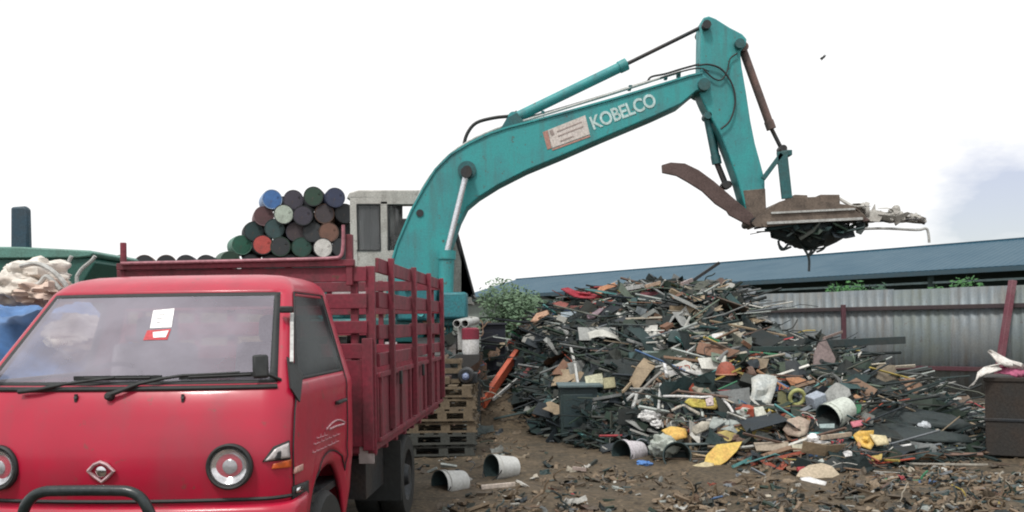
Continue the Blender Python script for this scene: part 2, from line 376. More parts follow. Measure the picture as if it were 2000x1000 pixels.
def scrap_piece(m, p, n, kind, col, sz=1.0):
    m.col = col; x, y, z = frame(n); u = random.uniform
    if kind in ('bar', 'tube') and abs(x.z) > .45:
        x = Vector((x.x, x.y, x.z * .3)).normalized(); z = (z - x * z.dot(x)).normalized(); y = z.cross(x)
    if kind == 'bar':
        l = u(0.2, 0.8) * sz; r = u(0.007, 0.022); m.bar(p - x * l / 2, p + x * l / 2, r * u(1, 2.4), r * 1.4, up=z)
    elif kind == 'tube':
        l = u(0.2, 0.8) * sz; b = y * u(-0.15, 0.15) * l
        m.tube([p - x * l / 2, p + b, p + x * l / 2 + z * u(-0.1, 0.2) * l], u(0.006, 0.022), 5)
    elif kind == 'plate':
        a = u(0.08, 0.28) * sz; b = u(0.05, 0.18) * sz; k = random.randint(4, 6); poly = []
        for i in range(k):
            an = 2 * math.pi * (i + u(-0.3, 0.3)) / k; poly.append(p + x * a * math.cos(an) + y * b * math.sin(an))
        m.prism(poly, z * u(0.004, 0.02))
    elif kind == 'fold':
        a = u(0.08, 0.3) * sz; b = u(0.05, 0.14) * sz; h = u(-0.1, 0.12) * sz; t = z * 0.006
        q = [p - x * a - y * b, p - y * b + z * h, p + x * a * u(0.5, 1) - y * b * u(0.4, 1), p + x * a + y * b * u(0.3, 1), p + y * b + z * h * u(0.4, 1.4), p - x * a + y * b]
        n0 = len(m.v); m.add([*q, *[v - t for v in q]], [(0, 1, 4, 5), (1, 2, 3, 4), (11, 10, 7, 6), (10, 9, 8, 7), (0, 6, 7, 1), (1, 7, 8, 2), (2, 8, 9, 3), (3, 9, 10, 4), (4, 10, 11, 5), (5, 11, 6, 0)])
    elif kind == 'crump':
        a = u(0.05, 0.16) * sz; gN = 3; vs = []
        for i in range(gN + 1):
            for j in range(gN + 1):
                vs.append(p + x * a * (2 * i / gN - 1) * u(0.8, 1.2) + y * a * 0.8 * (2 * j / gN - 1) * u(0.8, 1.2) + z * u(-0.4, 0.4) * a)
        m.add(vs, [(i * 4 + j, i * 4 + j + 1, i * 4 + j + 5, i * 4 + j + 4) for i in range(3) for j in range(3)])
    elif kind == 'box':
        m.box(p, (u(0.06, 0.2) * sz, u(0.05, 0.16) * sz, u(0.04, 0.12) * sz), Matrix((x, y, z)).transposed())
    elif kind == 'wire':
        q = p.copy(); d = x.copy(); pts = [q.copy()]
        for i in range(7):
            d = (d + Vector((u(-.7, .7), u(-.5, .5), u(-.6, .6)))).normalized(); q = q + d * u(.05, .14) * sz; q = q - n * min(0, (q - p).dot(n)) * .5; pts.append(q.copy())
        m.tube(smoothpts(pts, 3), u(0.004, 0.011), 5)
    elif kind == 'sheet':
        a = u(.14, .32) * sz; b = u(.08, .18) * sz; cv = u(-1.5, 1.5); tw = u(-.5, .5); vs = []; ni, nj = 6, 3
        for i in range(ni + 1):
            for j in range(nj + 1):
                uu = 2 * i / ni - 1; vv = 2 * j / nj - 1; e = 1 + .18 * u(-1, 1) * (abs(uu) > .9 or abs(vv) > .9)
                vs.append(p + x * a * uu * e + y * b * vv * e + z * (cv * a * uu * uu * .35 + tw * b * uu * vv + u(-.012, .012)))
        t = z * .005; k = len(vs); g4 = [(i * 4 + j, i * 4 + j + 1, i * 4 + j + 5, i * 4 + j + 4) for i in range(ni) for j in range(nj)]
        m.add(vs + [v - t for v in vs], g4 + [tuple(q + k for q in reversed(f)) for f in g4])
    elif kind == 'ring':
        r = u(0.06, 0.16) * sz; a0 = u(0, 6); sp = u(3, 6.2)
        m.tube([p + (x * math.cos(a0 + sp * i / 12) + y * math.sin(a0 + sp * i / 12)) * r + z * 0.03 * math.sin(3 * sp * i / 12) for i in range(13)], u(0.004, 0.01), 4)
core = tag(hm.build('scrap_heap', HEAPM, origin=(0, 0, 0), smooth=35), 'dark mound of compacted mixed scrap under the tangled pieces, below the grab', 'scrap heap', kind='stuff')
KIN = ['bar'] * 4 + ['tube'] * 4 + ['plate'] * 1 + ['fold'] * 2 + ['crump'] * 4 + ['box'] + ['ring'] * 2 + ['wire'] * 5 + ['sheet'] * 4
# ------------------------------------------------------------------ red truck
TR = R(-3.0)
TLOC = Vector((-1.90, 4.12, 0))
truck = tag(empty('flatbed_truck', TLOC, TR), 'red stake bed lorry with a round headlight and black bull bar, parked at the left', 'lorry')
TM = Matrix.Translation(TLOC) @ Matrix.Rotation(TR, 4, 'Z'); TI = TM.inverted()
TCAM = TI @ CAM
def tray(px, py): return (TI.to_3x3() @ ray(px, py)).normalized()
CZ = [(.42, .10, .099, .775, 1.50), (.60, .06, .105, .80, 1.52), (.79, .065, .118, .812, 1.53), (.90, .04, .124, .82, 1.53), (1.0, .035, .124, .82, 1.53), (1.12, .06, .124, .82, 1.53),
      (1.25, .10, .124, .815, 1.53), (1.315, .135, .124, .805, 1.525), (1.335, .155, .124, .80, 1.525), (1.795, .62, .093, .672, 1.49), (1.815, .645, .093, .665, 1.49), (1.85, .70, .093, .64, 1.485),
      (1.88, .78, .081, .60, 1.47), (1.90, .88, .068, .54, 1.44), (1.912, 1.0, .050, .42, 1.38), (1.916, 1.1, .019, .2, 1.28)]
def cpar(z):
    for a, b in zip(CZ, CZ[1:]):
        if a[0] <= z <= b[0]:
            t = (z - a[0]) / (b[0] - a[0]); return [a[i] + (b[i] - a[i]) * t for i in range(1, 5)]
    return list(CZ[-1][1:])
ROWS = [.42, .48, .54, .60, .66, .72, .79, .80, .87, .95, 1.03, 1.12, 1.19, 1.25, 1.285, 1.315, 1.335, 1.352, 1.42, 1.50, 1.58, 1.66, 1.74, 1.775, 1.795, 1.815, 1.835, 1.85, 1.865, 1.88, 1.892, 1.90, 1.907, 1.912, 1.916]
FT = [0, .15, .3, .45, .6, .74, .84, .88]
NSIDE = 20
def arch(l, c=.97, r=.40, zc=.42):
    d = r * r - (l - c) ** 2
    return zc + math.sqrt(d) if d > 0 else 0
def half_ring(z, off=0.0):
    lf, bu, wd, lr = cpar(z); pts = []
    lf -= off; wd += off
    for t in FT: pts.append((t * wd, lf + bu * .6 * (t / .88) ** 2.2))
    pts += [(.925 * wd, lf + bu * .76), (.965 * wd, lf + bu * .98), (.99 * wd, lf + bu * 1.2)]
    ls = lf + bu * 1.45
    le = min(1.33, lr - .12)
    for k in range(NSIDE + 1): pts.append((wd, ls + (le - ls) * k / NSIDE))
    for q in (.35, .7): pts.append((wd, le + (lr - .05 - le) * q))
    pts += [(wd * .995, lr - .05), (wd * .97, lr - .015), (wd * .92, lr), (wd * .8, lr), (wd * .5, lr), (wd * .2, lr), (0, lr)]
    return pts
NH = len(half_ring(1.0)); IS0 = len(FT) + 3; IS1 = IS0 + NSIDE     # first and last side column
def cab_v(r, c):
    z0 = ROWS[r]; ring = half_ring(z0); x, l = ring[c]; z = z0
    if z0 < 1.12 and IS0 <= c <= IS1 + 2:
        a = arch(l)
        if a > z0 or a > .42: z = max(a, .42) + (z0 - .42) * (1.12 - max(a, .42)) / (1.12 - .42)
    if IS0 - 1 <= c <= IS1 + 3:      # pressed body line along the door
        x += .012 * math.exp(-((z - .83) / .03) ** 2) + .008 * math.exp(-((z - 1.27) / .025) ** 2)
    return Vector((x, l, z))
V = [[cab_v(r, c) for c in range(NH)] for r in range(len(ROWS))]
def cls(r, c):
    z0, z1 = ROWS[r], ROWS[r + 1]
    if z0 >= 1.351 and z1 <= 1.776:
        if c < len(FT) - 1: return 'windscreen'
        if IS0 + 1 <= c < IS1 - 1: return 'side_window'
        if IS1 + 5 <= c and 1.41 < z0 and z1 < 1.76: return 'rear_window'
    if (abs(z0 - 1.335) < .001 or abs(z0 - 1.775) < .001) and c < len(FT): return 'gasket'
    if z0 >= 1.335 and z1 <= 1.796:
        if c == len(FT) - 1: return 'gasket'
        if IS0 <= c < IS1 and (c in (IS0, IS1 - 1)) or (IS0 <= c < IS1 and abs(z0 - 1.335) < .001): return 'wgasket'
    if z0 >= .59 and z1 <= 1.796 and IS0 <= c < IS1: return 'door'
    return 'body'
parts = {}
def pb(k):
    return parts.setdefault(k, MB())
allm = MB()
for r in range(len(ROWS) - 1):
    for c in range(NH - 1):
        k = cls(r, c)
        for s in (1, -1):
            q = [V[r][c], V[r][c + 1], V[r + 1][c + 1], V[r + 1][c]]
            q = [Vector((v.x * s, v.y, v.z)) for v in q]
            if s < 0: q.reverse()
            kk = k
            if k in ('door', 'side_window', 'wgasket'): kk = k + ('_r' if s > 0 else '_l')
            b = pb(kk); b.add(q, [(0, 1, 2, 3)]); allm.add(q, [(0, 1, 2, 3)])
top = [V[-1][c] for c in range(NH)]
pb('body').add(top + [Vector((-v.x, v.y, v.z)) for v in reversed(top[1:-1])], [tuple(range(2 * NH - 2))])
cbvh = BVHTree.FromPolygons(allm.v, allm.f)
def chit(px, py):
    h = cbvh.ray_cast(TCAM, tray(px, py), 50)
    if h[0] is None: return None, None
    n = h[1]
    if n.dot(tray(px, py)) > 0: n = -n
    return h[0], n
def merge(b):
    key = {}; nv = []; mp_ = []
    for v in b.v:
        k = (round(v.x, 5), round(v.y, 5), round(v.z, 5))
        if k not in key: key[k] = len(nv); nv.append(v)
        mp_.append(key[k])
    nf = []; nm = []; nc = []
    for f, m, c in zip(b.f, b.m, b.c):
        q = []
        for i in f:
            if mp_[i] not in q: q.append(mp_[i])
        if len(q) > 2: nf.append(q); nm.append(m); nc.append(c)
    b.v, b.f, b.m, b.c = nv, nf, nm, nc
    return b
def tb(k, name, m, parent=None, **kw):
    return merge(parts[k]).build(name, m, parent or truck, origin=(0, 0, 0), **kw)
def part(b, name, m, parent=None, **kw):
    return b.build(name, m, parent or truck, origin=(0, 0, 0), **kw)
cab = tb('body', 'cab', RED, solid=.03, smooth=38, fix=False)
ws = tb('windscreen', 'windscreen', WSG, fix=False)
gk = tb('gasket', 'windscreen_seal', BLACK, ws, solid=.02, fix=False)
rw = tb('rear_window', 'rear_window', CLG, fix=False)
doors = {}
for s in ('_r', '_l'):
    d = tb('door' + s, 'door', RED, solid=.025, smooth=38, fix=False); doors[s] = d
    tb('side_window' + s, 'window', SDG if s == '_r' else CLG, d, fix=False)
    tb('wgasket' + s, 'window_seal', BLACK, d, solid=.02, fix=False)
# door seams: thin black gaps
def seam(cols_rows, s):
    b = MB(); pts = []
    for (r, c) in cols_rows:
        v = V[r][c]; pts.append(Vector((v.x * s + s * .0015, v.y, v.z)))
    b.tube(pts, .0045, 5); return b
ri0 = min(i for i, z in enumerate(ROWS) if z >= .599); ri1 = max(i for i, z in enumerate(ROWS) if z <= 1.796)
for s, k in ((1, '_r'), (-1, '_l')):
    part(seam([(ri0, c) for c in range(IS1, IS0, -1)] + [(r, IS0) for r in range(ri0, ri1 + 1)] + [(ri1, c) for c in range(IS0, IS1 + 1)] + [(r, IS1) for r in range(ri1, ri0 - 1, -1)], s), 'door_seam', BLACK, doors[k])
# bumper
bm_ = MB(); zs = [.36, .38, .44, .52, .60, .68, .745, .765, .775]
def bring(z):
    off = .045 if .37 < z < .76 else (.03 if z < .37 else (.035 if z < .77 else .015))
    rg = half_ring(max(.42, z), 0)[:IS0 + 5]
    lf = .04
    return [Vector((x + off * (x / .8), lf - off + (l - half_ring(max(.42, z))[0][1]), z)) for (x, l) in rg]
rgs = [bring(z) for z in zs]
for r in range(len(zs) - 1):
    for c in range(len(rgs[0]) - 1):
        for s in (1, -1):
            q = [rgs[r][c], rgs[r][c + 1], rgs[r + 1][c + 1], rgs[r + 1][c]]
            bm_.add([Vector((v.x * s, v.y, v.z)) for v in q], [(0, 1, 2, 3)])
part(merge(bm_), 'bumper', RED, solid=.02, smooth=50)
# dark gap above the bumper
# headlights
def orient(n, f=.55):
    return (n * f + Vector((0, -1, 0)) * (1 - f)).normalized()
hp, hn = chit(449, 911)
for s in (1, -1):
    p = Vector((hp.x * s, hp.y, hp.z)); n = orient(Vector((hn.x * s, hn.y, hn.z)), .6)
    b = MB(); b.lathe([(.108, -.05), (.108, .018), (.100, .026), (.092, .022), (.088, -.0), (.05, -.02), (.0, -.02)], p, n, 36)
    h = part(b, 'headlight', BLACK)
    b = MB(); b.lathe([(.088, .008), (.082, .018), (.070, .012), (.055, -.006), (.034, -.012)], p, n, 36); part(b, 'reflector', CHROME, h)
    b = MB(); b.lathe([(.034, -.012), (.034, .004), (.022, .012), (0, .014)], p, n, 24); part(b, 'bulb_cover', mat('grey_lens', (.35, .35, .37), .2, .3, amt=.1), h)
    b = MB(); b.lathe([(.09, .014), (.06, .026), (.03, .031), (0, .033)], p, n, 36); part(b, 'lens', LENS, h)
# corner lamp
def patch(poly, mats, name, parent, off=.004, th=.008, n=6, mirror=True):
    """a thin panel that follows the cab skin between four photo corners"""
    for s in ((1, -1) if mirror else (1,)):
        b = MB(); vs = []
        for i in range(n + 1):
            for j in range(n + 1):
                u, v = i / n, j / n
                ax = [poly[0][k] + (poly[1][k] - poly[0][k]) * u for k in (0, 1)]; bx = [poly[3][k] + (poly[2][k] - poly[3][k]) * u for k in (0, 1)]
                q, m = chit(ax[0] + (bx[0] - ax[0]) * v, ax[1] + (bx[1] - ax[1]) * v)
                if q is None: return
                q = q + m * off; vs.append(Vector((q.x * s, q.y, q.z)))
        b.add(vs, [(i * (n + 1) + j, i * (n + 1) + j + 1, (i + 1) * (n + 1) + j + 1, (i + 1) * (n + 1) + j) for i in range(n) for j in range(n)])
        o = part(merge(b), name, mats, parent, fix=False)
        md = o.modifiers.new('solid', 'SOLIDIFY'); md.thickness = th; md.offset = 0
        yield o
for o in patch([(512, 902), (534, 872), (564, 860), (566, 898)], BLACK, 'corner_lamp', truck, .003): pass
cl_ = [o for o in bpy.data.objects if o.name.startswith('corner_lamp')]
for o, q in zip(cl_, patch([(517, 900), (537, 876), (561, 865), (563, 893)], mat('clear_lamp', (.62, .58, .58), .25, .3, amt=.2), 'lamp_lens', cl_[0], .010)):
    q.parent = o
for o, q in zip(cl_, patch([(535, 896), (540, 882), (546, 880), (545, 896)], DARKM, 'lamp_socket', cl_[0], .018)): q.parent = o
for o in patch([(530, 915), (533, 906), (566, 897), (566, 912)], mat('amber_lens', (.55, .10, .02), .3, amt=.2), 'indicator', truck, .006): pass
# emblem: a diamond outline with a round boss
for o in []: pass
ep, en = chit(200, 920)
def on_face(p, n, u, v):
    x = Vector((1, 0, 0)); x = (x - n * x.dot(n)).normalized(); y = n.cross(x); y = y if y.z > 0 else -y
    return p + x * u + y * v + n * .012
b = MB()
dm = [(-.062, .003), (-.03, .034), (0, .046), (.03, .034), (.062, .003), (.03, -.026), (0, -.048), (-.03, -.026)]
ring = [on_face(ep, en, u, v) for u, v in dm]; b.tube(ring + [ring[0], ring[1]], .009, 8)
em = part(b, 'emblem', mat('worn_chrome', (.6, .42, .44), .3, .6, amt=.3))
b = MB(); b.lathe([(.026, 0), (.026, .014), (.018, .02), (0, .02)], on_face(ep, en, 0, 0) - en * .012, en, 20); part(b, 'boss', CHROME, em)
# wipers
def surf(px, py, off): 
    q, n = chit(px, py); return q + n * off
for blade, arm in (((148, 744, 318, 742), (215, 778, 262, 760, 300, 752, 352, 744)), ((352, 742, 512, 735), None)):
    b = MB(); k = 8
    pts = [surf(blade[0] + (blade[2] - blade[0]) * i / k, blade[1] + (blade[3] - blade[1]) * i / k, .018) for i in range(k + 1)]
    for a, c in zip(pts, pts[1:]): b.bar(a, c, .012, .022)
    wo = part(b, 'wiper', BLACK)
    b = MB(); b.tube([p + Vector((0, -.008, .0)) for p in pts[1:-1]], .005, 6); part(b, 'wiper_blade', BLACK, wo)
b = MB(); b.tube([surf(x, y, .028) for x, y in ((216, 777), (240, 768), (275, 757), (320, 747), (360, 741), (420, 738), (470, 735))], [.013, .011, .009, .008, .007, .006, .006], 8)
b.lathe([(.020, -.01), (.020, .03), (.012, .038), (0, .038)], surf(217, 776, .0), Vector((0, -1, .3)), 14)
part(b, 'wiper_arm', BLACK)
b = MB(); b.tube([surf(x, y, .028) for x, y in ((44, 770), (80, 766), (130, 758), (180, 751), (228, 745))], [.012, .010, .008, .007, .006], 8); part(b, 'wiper_arm', BLACK)
for px in (150, 358):
    b = MB(); q, n = chit(px, 779); b.tube([q - n * .01, q + n * .016], .008, 8); b.bar(q + n * .008 - Vector((0, 0, .018)), q + n * .006 + Vector((0, 0, .02)), .012, .012); part(b, 'washer_nozzle', BLACK)
# black cowl line under the screen
b = MB()
zc = 1.318
pts = [Vector((x, l - .004, zc)) for (x, l) in half_ring(zc)[:len(FT) + 1]]
pts = [Vector((-p.x, p.y, p.z)) for p in reversed(pts[1:])] + pts
b.tube(pts, .013, 8); part(b, 'cowl_strip', BLACK)
# groove shadow line between nose and bumper
b = MB(); pts = [Vector((x, l - .002, .792)) for (x, l) in half_ring(.792)[:IS0 + 1]]
pts = [Vector((-p.x, p.y, p.z)) for p in reversed(pts[1:])] + pts
b.tube(pts, .010, 6); part(b, 'bumper_gap', BLACK)
# stickers behind the screen glass
def card(pxpoly, m, name, off):
    b = MB(); q = [surf(x, y, off) for x, y in pxpoly]; b.prism(q, Vector((0, .002, 0))); return part(b, name, m, smooth=0)
card([(300, 607), (341, 603), (335, 640), (293, 642)], PAPER, 'road_tax_card', .003)
b = MB()
for k in range(3):
    a = surf(306, 615 + 8 * k, .0055); c = surf(328 - 6 * (k % 2), 614 + 8 * k, .0055); b.bar(a, c, .004, .001)
part(b, 'card_print', mat('grey_ink', (.45, .45, .47), .7, amt=.1, bump=0), smooth=0)
card([(288, 646), (334, 643), (327, 664), (280, 665)], REDST, 'red_card', .003)
card([(299, 650), (330, 647), (324, 660), (300, 661)], PAPER, 'card_panel', .006)
# mirror
def mirror(px1, py1, s=1):
    q, n = chit(548, 742)
    a = Vector((q.x * s, q.y, q.z)); c = Vector((q.x * s - .075 * s, q.y - .07, q.z + .06))
    b = MB(); b.tube([a, a.lerp(c, .5) + Vector((0, -.03, 0)), c], .009, 8); m_ = part(b, 'mirror', BLACK)
    b = MB(); rr = rotm(R(-12), 0, R(25) * s); b.box(c + Vector((0, 0, .01)), (.075, .03, .115), rr); part(b, 'mirror_housing', BLACK, m_, bevel=.012)
mirror(525, 730); mirror(525, 730, -1)
# door mirror base, top bracket and pale vent strip
q1, n1_ = chit(568, 700)
b = MB()
for (x, y, r_) in ((570, 735, .03),): pass
tri = [surf(558, 700, .012), surf(585, 730, .012), surf(578, 785, .012), surf(563, 760, .012)]
b.prism(tri, Vector((.012, -.01, 0))); part(b, 'mirror_base', BLACK, smooth=0)
b = MB(); p0 = surf(567, 617, .02); p1 = surf(566, 712, .02); b.bar(p0, p1, .018, .012); part(b, 'vent_strip', PALEG)
b = MB(); p0 = surf(560, 612, .03) + Vector((.0, -.05, 0)); b.box(p0, (.07, .05, .035), rotm(0, 0, .3)); part(b, 'mirror_bracket', BLACK, bevel=.008)
# door handle, lettering, badge, marker lamp
b = MB(); a = surf(654, 787, .014); c = surf(670, 781, .014); b.bar(a, c, .028, .02); part(b, 'door_handle', BLACK, doors['_r'], bevel=.006)
def strokes(rows, name, m, w_=.010, off=.004):
    b = MB()
    for (x0, y0, x1, y1) in rows:
        k = max(1, int(abs(x1 - x0) / 7)); u = 0
        while u < k:
            if random.random() < .85:
                t0 = u / k; t1 = min(1, (u + random.uniform(.55, .9)) / k)
                a, c = surf(x0 + (x1 - x0) * t0, y0 + (y1 - y0) * t0, off), surf(x0 + (x1 - x0) * t1, y0 + (y1 - y0) * t1, off)
                b.bar(a, c, w_, .002); d = Vector((0, 0, w_ * random.uniform(.6, 1.8)))
                b.bar(a, a + d, w_ * .4, .002)
            u += 1
    part(b, name, m, doors['_r'], smooth=0)
strokes([(610, 884, 662, 860), (612, 868, 664, 846), (618, 856, 640, 848)], 'door_lettering', PALET, .010)
arc = [surf(636 + 36 * t, 838 - 18 * math.sin(math.pi * min(1, t * .75)) , .005) for t in [i / 8 for i in range(9)]]
b = MB(); b.tube(arc, .005, 5); b.tube([surf(642, 838, .005), surf(655, 832, .005), surf(670, 828, .005)], .006, 5); part(b, 'door_lettering', PALET, doors['_r'])
for o in patch([(571, 925), (573, 913), (588, 906), (588, 918)], mat('pale_marker', (.62, .35, .30), .35, amt=.2), 'side_marker', truck, .008, n=3): pass
for o in patch([(569, 988), (570, 950), (600, 938), (600, 968)], BLACK, 'badge_plate', truck, .006, n=3): pass
bd = [o for o in bpy.data.objects if o.name.startswith('badge_plate')]
for pp in ([(574, 962), (575, 953), (586, 949), (586, 958)], [(586, 974), (588, 966), (596, 962), (596, 970)]):
    for o, q in zip(bd, patch(pp, CHROME, 'badge_mark', truck, .013, n=2, th=.006)): q.parent = o
# bull bar
b = MB(); zt = .885; L0 = -.17
pts = [(-.33, L0 + .10, .50), (-.315, L0 + .03, .68), (-.285, L0, .80), (-.25, L0, .855), (-.20, L0, .882), (-.12, L0, .888), (.12, L0, .888), (.20, L0, .882), (.25, L0, .855), (.285, L0, .80), (.315, L0 + .03, .68), (.33, L0 + .10, .50)]
b.tube(smoothpts(pts), .025, 14); b.tube([(-.31, L0 + .04, .62), (.31, L0 + .04, .62)], .018, 10)
b.bar((-.33, L0 + .10, .52), (-.33, .25, .46), .03, .05); b.bar((.33, L0 + .10, .52), (.33, .25, .46), .03, .05)
part(b, 'bull_bar', BLKP)
# interior
b = MB(); b.box((0, .48, 1.20), (1.44, .34, .16)); b.box((-.4, .58, 1.27), (.36, .12, .08)); part(b, 'dashboard', DASH, bevel=.03)
for s in (-.40, .38):
    b = MB(); b.box((s, 1.12, 1.02), (.54, .46, .16)); b.box((s, 1.36, 1.27), (.52, .13, .50), rotm(R(-12))); b.box((s, 1.42, 1.60), (.26, .09, .17), rotm(R(-8))); part(b, 'seat', SEAT, bevel=.04)
b = MB(); c = Vector((-.40, .78, 1.30)); rr = rotm(R(35))
b.tube([c + rr @ Vector((.19 * math.cos(a * .2618), .19 * math.sin(a * .2618), 0)) for a in range(25)], .014, 8)
b.bar(c + rr @ Vector((-.18, 0, 0)), c + rr @ Vector((.18, 0, 0)), .03, .02); b.tube([c, c + Vector((0, -.3, -.25))], .025, 8); part(b, 'steering_wheel', BLACK)
b = MB(); b.box((0, .82, .66), (1.5, 1.2, .04)); part(b, 'cab_floor', DARKM)
# wheels
def wheel(x, l, r, wd, s, rm=None):
    c = Vector((x, l, r)); b = MB(); ax = Vector((s, 0, 0))
    b.lathe([(r * .62, -wd / 2), (r * .93, -wd / 2), (r, -wd / 2 + .03), (r, wd / 2 - .03), (r * .93, wd / 2), (r * .62, wd / 2), (r * .60, wd / 2 - .02)], c, ax, 40)
    wo = empty('wheel', (0, 0, 0)); wo.parent = truck
    part(b, 'tyre', BLACK, wo)
    b = MB(); b.lathe([(r * .61, wd / 2 - .01), (r * .58, wd / 2 - .03), (r * .50, wd / 2 - .07), (r * .30, wd / 2 - .05), (r * .22, wd / 2 + .01), (0, wd / 2 + .015)], c, ax, 32); part(b, 'rim', rm or PALEG, wo)
for s in (1, -1):
    wheel(s * .70, .97, .335, .19, s); wheel(s * .73, 3.45, .345, .19, s, DARKM); wheel(s * .52, 3.45, .345, .19, s, DARKM)  # rear rims coloured dark to stand for the shadow around them
# chassis
b = MB()
for s in (1, -1): b.box((s * .38, 2.9, .60), (.09, 4.3, .18))
for l in (1.2, 2.0, 2.8, 3.6, 4.5): b.box((0, l, .60), (.7, .08, .12))
b.tube([(-.7, 3.45, .345), (.7, 3.45, .345)], .06, 10); b.tube([(-.7, .97, .335), (.7, .97, .335)], .05, 10)
b.box((.60, 2.35, .55), (.34, .60, .28)); b.box((-.62, 2.4, .55), (.3, .5, .26)); part(b, 'chassis', DARKM)
# bed
BL0, BL1, BW = 1.90, 5.10, .885
b = MB(); b.box((0, (BL0 + BL1) / 2, .79), (2 * BW - .04, BL1 - BL0, .06))
for k in range(8): b.box((0, BL0 + .2 + k * .4, .735), (2 * BW - .1, .07, .05))
part(b, 'bed_floor', MAROON)
# headboard with slats
b = MB(); lh = 1.86
for z, h in ((1.955, .10), (1.775, .10), (1.60, .085), (1.44, .10)): b.box((0, lh, z), (2 * BW - .1, .025, h))
for x in (-BW + .03, -.5, -.1, .3, .745, BW - .03): b.box((x, lh + .032, 1.38), (.05 if abs(x) < .8 else .06, .04, 1.26))
b.box((0, lh + .005, 1.09), (2 * BW - .1, .02, .58))
hb = part(b, 'headboard', MAROON, bevel=.004)
b = MB(); b.box((.55, lh - .02, 1.36), (.17, .02, .075)); part(b, 'headboard_vent', BLACK, hb)
# gantry rail over the cab
b = MB()
b.tube([(-.83, lh, 1.9), (-.83, lh, 2.195)], .022, 8); b.box((.725, lh - .01, 2.05), (.045, .045, .34)); b.box((-.05, lh - .02, 2.03), (1.62, .045, .045))
part(b, 'gantry', MAROON, bevel=.004)
b = MB(); b.tube(smoothpts([(-.82, lh - .055, 2.05), (-.3, lh - .055, 2.052), (.3, lh - .055, 2.056), (.62, lh - .055, 2.06), (.675, lh - .055, 2.075), (.69, lh - .055, 2.12), (.695, lh - .055, 2.2), (.695, lh - .055, 2.28)]), .012, 8); part(b, 'gantry_pipe', mat('worn_pink_paint', (.34, .13, .16), .5, dirt=(.14, .05, .06), amt=.6, scale=8), hb)  # pink pipe added, its pale colour standing for the gantry's highlighted top
# stake gates along both sides
for s in (1, -1):
    x = s * (BW + .0)
    b = MB()
    for (l0, l1, zz) in ((BL0 + .06, 3.28, 0), (3.32, BL1 - .03, .012)):
        for z, h in ((2.02, .10), (1.785, .11), (1.565, .10), (1.375, .09)): b.box((x, (l0 + l1) / 2, z + zz), (.025, l1 - l0, h))
    gt = part(b, 'stake_gate', MAROON, bevel=.004)
    for l in (2.30, 3.30, 4.15, BL1 - .06):
        b = MB(); b.box((x + s * .034, l, 1.48), (.04, .05, 1.22)); part(b, 'stake', MAROON, gt, bevel=.004)
    b = MB(); b.box((x, (BL0 + BL1) / 2, 1.055), (.022, BL1 - BL0, .46))
    for k in range(9):
        l = BL0 + .05 + k * (BL1 - BL0 - .1) / 8; b.box((x + s * .021, l, 1.055), (.02, .035, .45))
    b.box((x + s * .021, (BL0 + BL1) / 2, 1.275), (.019, BL1 - BL0, .035)); b.box((x + s * .021, (BL0 + BL1) / 2, .84), (.019, BL1 - BL0, .03))
    ds = part(b, 'dropside', MAROON, bevel=.003)
    for l in (2.6, 3.7):
        b = MB(); b.box((x + s * .04, l, 1.22), (.02, .05, .10)); part(b, 'latch', BLACK, ds, bevel=.004)
b = MB()
for z, h in ((2.02, .10), (1.785, .11), (1.565, .10), (1.375, .09)): b.box((0, BL1, z), (2 * BW, .025, h))
for x in (-.8, -.27, .27, .8): b.box((x, BL1 + .033, 1.48), (.05, .04, 1.2))
b.box((0, BL1, 1.055), (2 * BW, .022, .46)); part(b, 'tail_gate', MAROON, bevel=.004)
# front corner post and pale plate hanging under it
b = MB(); b.box((BW - .05, BL0 - .035, 1.15), (.07, .05, .75)); part(b, 'corner_post', MAROON, bevel=.004)
b = MB(); b.box((BW - .07, BL0 - .02, .745), (.105, .012, .125)); part(b, 'reflector_plate', mat('grey_plate', (.42, .38, .37), .6, amt=.6, scale=20), bevel=.003)
for s in (1, -1):
    b = MB(); b.box((s * (BW - .16), 2.72, .5), (.34, .02, .46)); part(b, 'mudflap', BLACK)
# ------------------------------------------------------------------ excavator
ex0 = Vector((EXC.x, EXC.y, gz(EXC.x, EXC.y)))
exc = tag(empty('excavator', ex0), 'turquoise excavator with raised boom, grey cab and rusty bucket holding scrap over the heap', 'excavator')
E = Sub(exc)
DB, TB = 14.40, 0.52           # near face of the boom and its width
boom_px = [(772, 668), (752, 590), (757, 540), (775, 478), (803, 412), (826, 370), (850, 332), (880, 302), (915, 281), (955, 262), (990, 250), (1030, 240), (1100, 221), (1200, 193), (1300, 163), (1345, 149), (1372, 143), (1388, 156), (1384, 172), (1360, 178), (1330, 203), (1280, 226), (1180, 268), (1100, 303), (1030, 332), (975, 360), (935, 385), (912, 404), (898, 432), (885, 470), (868, 515), (850, 560), (838, 610), (826, 668)]
m = MB(); m.pxprism(boom_px, DB, TB); boom = E(m, 'boom', TEAL, smooth=30, bevel=.02)
# weld flanges along the top edge of the boom
m = MB(); fl = boom_px[2:17]
for a, b in zip(fl, fl[1:]):
    m.bar(P(a[0], a[1] - 1, DB - .012), P(b[0], b[1] - 1, DB - .012), .03, .03)
E(m, 'boom_flange', TEAL, boom)
